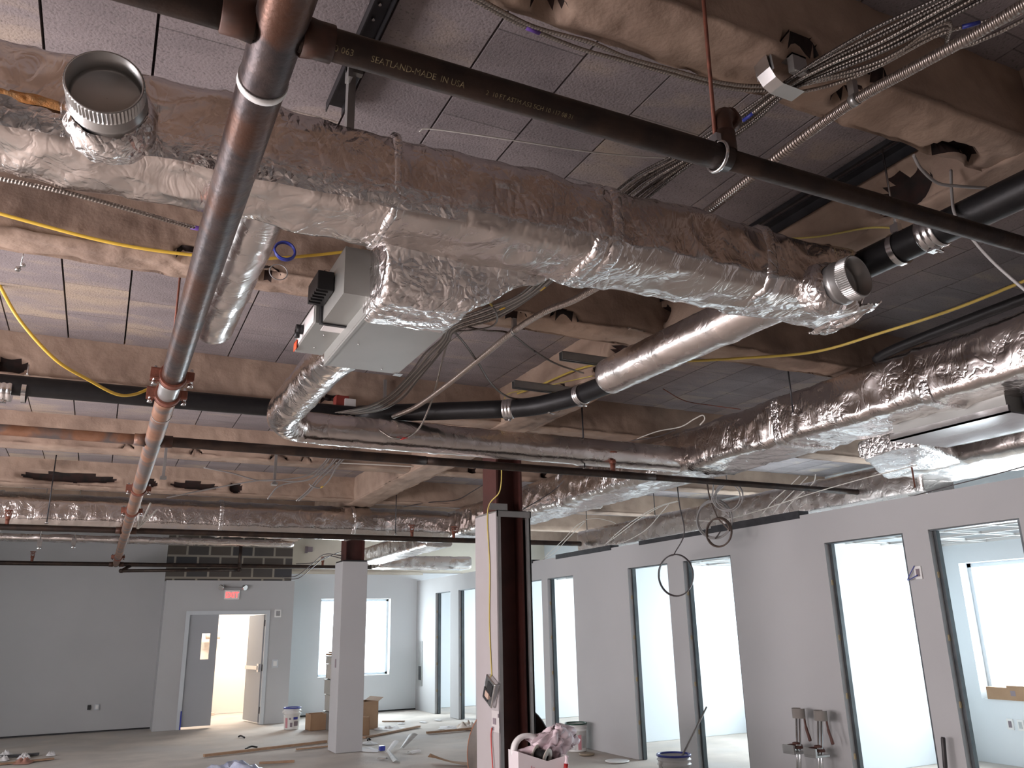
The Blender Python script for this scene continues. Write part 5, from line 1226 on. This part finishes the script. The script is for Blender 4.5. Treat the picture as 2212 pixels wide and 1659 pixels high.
# drywall stilts against the partition, black handle
def stilt(label, y, lean):
    t = thing('drywall_stilt', label, 'stilt', (6.3, y, 0), 'pair of stilts')
    x = 6.34
    for dy in (0, .045):
        m_ = MB(); m_.tube([(x-.13+dy*.3, y+dy+lean, .02), (x-.03, y+dy, .80)], .012, 10); m_.build('strut', GALVB, t)
    m_ = MB(); m_.box(x-.22, x-.02, y-.05+lean, y+.11+lean, .0, .025, bev=.006); m_.build('foot', BLACKPL, t)
    m_ = MB(); m_.box(x-.20, x-.02, y-.05+lean*.5, y+.10+lean*.5, .44, .46, bev=.004); m_.box(x-.20, x-.18, y-.05+lean*.5, y+.1+lean*.5, .46, .52); m_.build('foot_plate', GALV, t)
    m_ = MB(); m_.tube([Vector((x-.09+.075*math.cos(a), y+.03+.085*math.sin(a)+lean*.5, .50)) for a in [2*PI*i/20 for i in range(16)]], .014, 6)
    m_.tube([Vector((x-.15+.03*math.cos(a), y-.04+.03*math.sin(a)+lean*.5, .54)) for a in [2*PI*i/14 for i in range(13)]], .009, 6); m_.build('foot_strap', STRAP, t)
    m_ = MB(); rg = [[Vector((x-.02-.055+.055*math.cos(a), y-.06+.07*math.sin(a)+.03, z)) for a in [PI*.1+PI*1.5*i/18 for i in range(19)]] for z in (.76, .85)]
    m_.ring_strip(rg, False, (False, False)); m_.build('calf_band', M('worn_grey_pad', (.2, .18, .16, 1), None, 1, .7), t)
    m_ = MB(); m_.tube(spline([(x-.06, y-.08, .78), (x-.07, y-.10, .68), (x-.065, y-.12, .60), (x-.06, y-.125, .56)], 5), [.010]*5+[.014]*5+[.016]*5+[.013], 8); m_.build('hanging_strap', STRAP, t)
    return t
stilt('worn metal drywall stilt leaning on the partition, left of the pair', 6.46, .02)
stilt('worn metal drywall stilt leaning on the partition, right of the pair', 6.18, .03)
t = thing('tool_handle', 'black gripped tool handle leaning on the partition by the nearest opening', 'tool', (6.36, 4.95, 0))
m_ = MB(); m_.tube([(6.30, 4.99, .01), (6.355, 4.96, .50)], .011, 10); m_.build('shaft', M('reddish_shaft', (.10, .03, .03, 1), None, 1, .5), t)
m_ = MB(); m_.tube([(6.353, 4.961, .48), (6.355, 4.96, .5), (6.37, 4.95, .715), (6.371, 4.949, .725)], [.012, .018, .018, .014], 12); m_.build('grip', DARKGRIP, t)

# carton on the office sill, cabinet and boxes by the boxed column
p = at(2133, 1506, X=XE+.05)
m_ = MB(); yA_ = at(2135, 1490, X=XE+.02).y
t = thing('cardboard_carton', 'long brown cardboard carton on the sill of the near office window', 'carton', (XE+.02, yA_-.35, .72))
m_.box(XE-.02, XE+.15, yA_-.75, yA_, .722, .86); m_.build('box_body', CARD, t)
m_ = MB(); m_.box(XE-.021, XE-.019, yA_-.36, yA_-.30, .77, .83); m_.build('printed_mark', INK, t)
m_ = MB(); m_.box(XE-.02, XE+.0, yA_-.75, yA_-.26, .86, .885); m_.build('flap', CARD, t)
t = thing('sheet_metal_stack', 'tall grey stack of sheet metal duct pieces behind the boxed column', 'stack', (3.97, 15.4, 0))
for i, (z0, z1_) in enumerate(((0, .30), (.30, .58), (.58, .84), (.84, 1.10), (1.10, 1.24))):
    m_ = MB(); o_ = (.0, .012, -.008, .01, .0)[i]; m_.box(3.86+o_, 4.20+o_, 15.2, 15.62, z0+.004, z1_-.008, bev=.008); m_.box(3.85+o_, 4.21+o_, 15.19, 15.63, z1_-.016, z1_-.002); m_.build('duct_piece', GALV if i % 2 else M('dull_zinc', (.33, .345, .34, 1), None, 1, .45, .6), t)
m_ = MB(); m_.box(3.84, 4.25, 15.25, 15.55, 1.25, 1.28, Matrix.Translation((0, 0, 0))); m_.box(3.9, 4.3, 15.3, 15.6, 1.285, 1.31); tag(m_.build('cardboard_sheet', CARD), 'flat cardboard on top of the sheet metal stack', 'cardboard')
def open_carton(label, x, y, w_, d_, h__, ang=0, flap=True):
    t = thing('cardboard_box', label, 'box', (x, y, 0)); Mx = Matrix.Translation((x, y, 0)) @ Matrix.Rotation(ang, 4, 'Z')
    m_ = MB(); th = .006
    m_.box(-w_/2, w_/2, -d_/2, -d_/2+th, 0, h__, Mx); m_.box(-w_/2, w_/2, d_/2-th, d_/2, 0, h__, Mx); m_.box(-w_/2, -w_/2+th, -d_/2, d_/2, 0, h__, Mx); m_.box(w_/2-th, w_/2, -d_/2, d_/2, 0, h__, Mx); m_.box(-w_/2, w_/2, -d_/2, d_/2, 0, th, Mx); m_.build('box_body', CARD, t)
    if flap:
        m_ = MB(); k_ = Matrix.Translation((w_/2, 0, h__)) @ Matrix.Rotation(-.5, 4, 'Y'); m_.box(0, .12, -d_/2, d_/2, -th, 0, Mx @ k_); m_.build('flap', CARD, t)
        m_ = MB(); k_ = Matrix.Translation((-w_/2, 0, h__)) @ Matrix.Rotation(.9, 4, 'Y'); m_.box(-.12, 0, -d_/2, d_/2, -th, 0, Mx @ k_); m_.build('flap', CARD, t)
    return t
open_carton('small brown cardboard box on the floor left of the sheet metal stack', 3.72, 15.55, .30, .3, .27, .1, False)
open_carton('open cardboard box on the floor just right of the boxed column', 4.42, 15.15, .45, .4, .46, .35)
open_carton('low dark fronted box before the open cardboard box', 4.18, 14.3, .18, .25, .28, .2, False)
m_ = MB(); m_.grid(10, 8, lambda u, v: (3.98+.07*u, 14.98+.02*v+.03*ns((u*4, v*4, 1), 1), .004+.66*v)); tag(m_.build('red_cloth', M('red_fabric', (.45, .04, .04, 1), (.1, .02, .02, 1), 9, .8)), 'red and black cloth against the sheet metal stack', 'cloth')

# lumber, scraps, bags on the floor
def plank_piece(label, a, b, w_, h__, mat=WOOD, name='wood_strip', group='wood strips on the floor', z=0):
    a = Vector((a[0], a[1], z)); b = Vector((b[0], b[1], z)); d = (b-a); L = d.length; ang = math.atan2(d.y, d.x)
    Mx = Matrix.Translation(a) @ Matrix.Rotation(ang, 4, 'Z'); m_ = MB(); m_.box(0, L, -w_/2, w_/2, .006, .006+h__, Mx, .003); return tag(m_.build(name, mat), label, 'wood strip', group)
F = lambda x, y: at(x, y, Z=0)
plank_piece('long brown board lying across the floor from the left toward the boxed column', F(440, 1636), F(705, 1605), .06, .035)
plank_piece('short dark strip in front of the boxed column foot at left', F(640, 1621), F(712, 1614), .06, .02, WOOD)
plank_piece('brown strip lying right of the boxed column toward the end wall', F(786, 1596), F(905, 1572), .07, .03)
plank_piece('brown strip on the floor left of the cable reel', F(922, 1586), F(1018, 1577), .06, .035)
plank_piece('thin brown stick at the bottom edge left of the boxed column', F(560, 1652), F(636, 1648), .035, .03)
plank_piece('thin tan stick lying far back before the end wall', F(826, 1560), F(874, 1560), .05, .02)
plank_piece('dark metal track piece lying at the bottom left corner', F(-60, 1642), F(84, 1632), .09, .03, DARKST, 'metal_track', None)
plank_piece('brown broken board behind the dark track at bottom left', F(-20, 1655), F(116, 1641), .08, .02, WOOD)
m_ = MB()
ca, cb = F(928, 1648), F(1030, 1655)
m_.grid(30, 6, lambda u, v: (lerp(ca.x, cb.x, u)+(v-.5)*.05, lerp(ca.y, cb.y, u)+(v-.5)*.28, .012+.11*(1-u)**2*(1-abs(v-.3))+.008*v))
tag(m_.build('cardboard_strip', CARD), 'bent tan cardboard strip at the bottom edge left of the cable reel', 'cardboard')
def scrap(label, c, rx, ry, h__, mat, seed, name='paper_scrap', cat='scrap', group=None, nu=26):
    m_ = MB(); c = Vector(c)
    def fn(u, v):
        a = 2*PI*u; r_ = v
        k_ = 1+.35*ns((math.cos(a), math.sin(a), seed), 1.6, seed)
        return (c.x+rx*r_*k_*math.cos(a), c.y+ry*r_*k_*math.sin(a), .004+h__*max(0, (1-r_**2)*(.55+.8*ns((r_*3*math.cos(a), r_*3*math.sin(a), seed), 1.5, seed))))
    m_.grid(nu, 8, fn); return tag(m_.build(name, mat), label, cat, group)
p = F(492, 1672); scrap('clear bluish plastic bag of small parts at the bottom edge', (p.x, p.y-.1, 0), .55, .40, .16, BAGP, 5, 'parts_bag', 'bag', None, 60)
p = F(838, 1575); scrap('crumpled white paper right of the open cardboard box', p, .28, .35, .06, PAPER, 2)
p = F(795, 1620); scrap('white paper sheet at the right foot of the boxed column', p, .14, .3, .02, PAPER, 9)
p = F(798, 1606); scrap('small pale scrap right of the boxed column foot', p, .12, .2, .03, PAPER, 14)
p = F(1010, 1574); scrap('pale torn paper curl beside the brown strip near the cable reel', p, .2, .35, .14, M('tan_paper', (.55, .43, .33, 1), (.68, .62, .56, 1), 4, .8), 6)
p = F(976, 1573); scrap('pale flat scrap left of the torn paper curl', p, .22, .3, .03, PAPER, 19)
p = F(825, 1622); m_ = MB(); m_.box(p.x-.04, p.x+.04, p.y-.04, p.y+.04, .003, .07, Matrix.Rotation(0, 4, 'Z'), .01); tag(m_.build('plastic_scrap', BLUE), 'small blue plastic piece among the floor scraps', 'scrap')
def stickpiece(label, pp, r, mat, name='metal_scrap', z0=.02):
    return cable(name, label, [(F(x, y).x, F(x, y).y, z0+dz) for x, y, dz in pp], r, mat, 'scrap', 'scraps right of the boxed column', 5)
def blade(label, a, b, w0, w1, h0, h1, mat, name='metal_scrap'):
    a = F(*a); b = F(*b); m_ = MB(); d = (b-a); n_ = Vector((-d.y, d.x, 0)).normalized()
    m_.grid(8, 3, lambda u, v: a.lerp(b, u)+n_*(v-.5)*lerp(w0, w1, u)+Vector((0, 0, .008+lerp(h0, h1, u)+.02*math.sin(v*PI))))
    return tag(m_.build(name, mat), label, 'scrap', 'scraps right of the boxed column')
GR = M('dusty_grey_scrap', (.3, .28, .26, 1), (.42, .4, .37, 1), 9, .6)
blade('grey paddle shaped metal scrap tilted up on the floor', (868, 1618), (893, 1606), .05, .14, .0, .12, GR)
blade('grey bent scrap lying lowest in the pile right of the boxed column', (838, 1632), (857, 1647), .05, .1, .05, .0, GR)
blade('flat pale scrap at the right of the pile', (884, 1628), (906, 1625), .14, .1, .0, .01, PAPER)
blade('pale folded strip in the middle of the pile', (836, 1630), (855, 1614), .06, .09, .01, .07, PAPER)
blade('thin dusty strip under the pile', (818, 1640), (835, 1641), .08, .06, 0, .0, GR)
for (pp, lab) in ((((515, 1593), (528, 1595)), 'small dark curl lying on the floor before the stair door'), (((530, 1620), (556, 1616)), 'dark twisted scrap above the long brown board'), (((668, 1577), (672, 1579)), 'tiny dark scrap by the blue rimmed bucket'), (((794, 1601), (800, 1600)), 'tiny dark scrap right of the boxed column')):
    a = F(*pp[0]); b = F(*pp[1]); m = (a+b)/2+Vector((0, .05, .03)); cable('dark_scrap', lab, [a+Vector((0, 0, .012)), m, b+Vector((0, 0, .012))], .014, BLACKPL, 'scrap', None, 6)
for (x, y, r_, lab) in ((12, 1632, .1, 'white scrap beside the dark track at the left edge'), (5, 1643, .09, 'white scrap in front of the dark track at the left edge'), (110, 1632, .07, 'curled white scrap right of the dark track'), (50, 1648, .14, 'reddish torn scrap at the bottom left corner'), (52, 1638, .1, 'white strip crossing the dark track')):
    scrap(lab, F(x, y), r_, r_*1.3, .08, PAPER if 'red' not in lab else M('reddish_paper', (.4, .2, .15, 1), None, 1, .8), x*.1+2)
for (x, y, lab) in ((866, 1563, 'small white chip far back'), (914, 1560, 'small white chip in the middle of the floor'), (946, 1556, 'small white chip nearest the partition openings')):
    scrap(lab, F(x, y), .06, .12, .015, PAPER, x*.3)

# drop ceiling grids in the offices
for i, (a, b) in enumerate(OFF[:3]):
    t = thing('ceiling_grid', ['open white ceiling grid in the nearest office', 'open white ceiling grid in the second office', 'open white ceiling grid in the third office'][i], 'ceiling grid', (8, (a+b)/2, 2.6), 'office ceiling grids')
    zg = 2.56
    m_ = MB(); y = a+.3
    while y < b: m_.box(XP+.13, XE-.01, y-.012, y+.012, zg, zg+.003); m_.box(XP+.13, XE-.01, y-.002, y+.002, zg, zg+.03); y += .61
    m_.build('main_tees', WHITEPL, t)
    m_ = MB(); x = XP+.5
    while x < XE: m_.box(x-.012, x+.012, a+.12, b-.01, zg+.001, zg+.004); m_.box(x-.002, x+.002, a+.12, b-.01, zg, zg+.03); x += .61
    m_.build('cross_tees', WHITEPL, t)
    m_ = MB(); m_.box(XP+.12, XP+.145, a+.115, b, zg, zg+.03); m_.box(XE-.025, XE-.002, a+.115, b, zg, zg+.03); m_.box(XP+.12, XE, a+.112, a+.137, zg, zg+.03); m_.box(XP+.12, XE, b-.025, b-.002, zg, zg+.03); m_.build('wall_angle', WHITEPL, t)
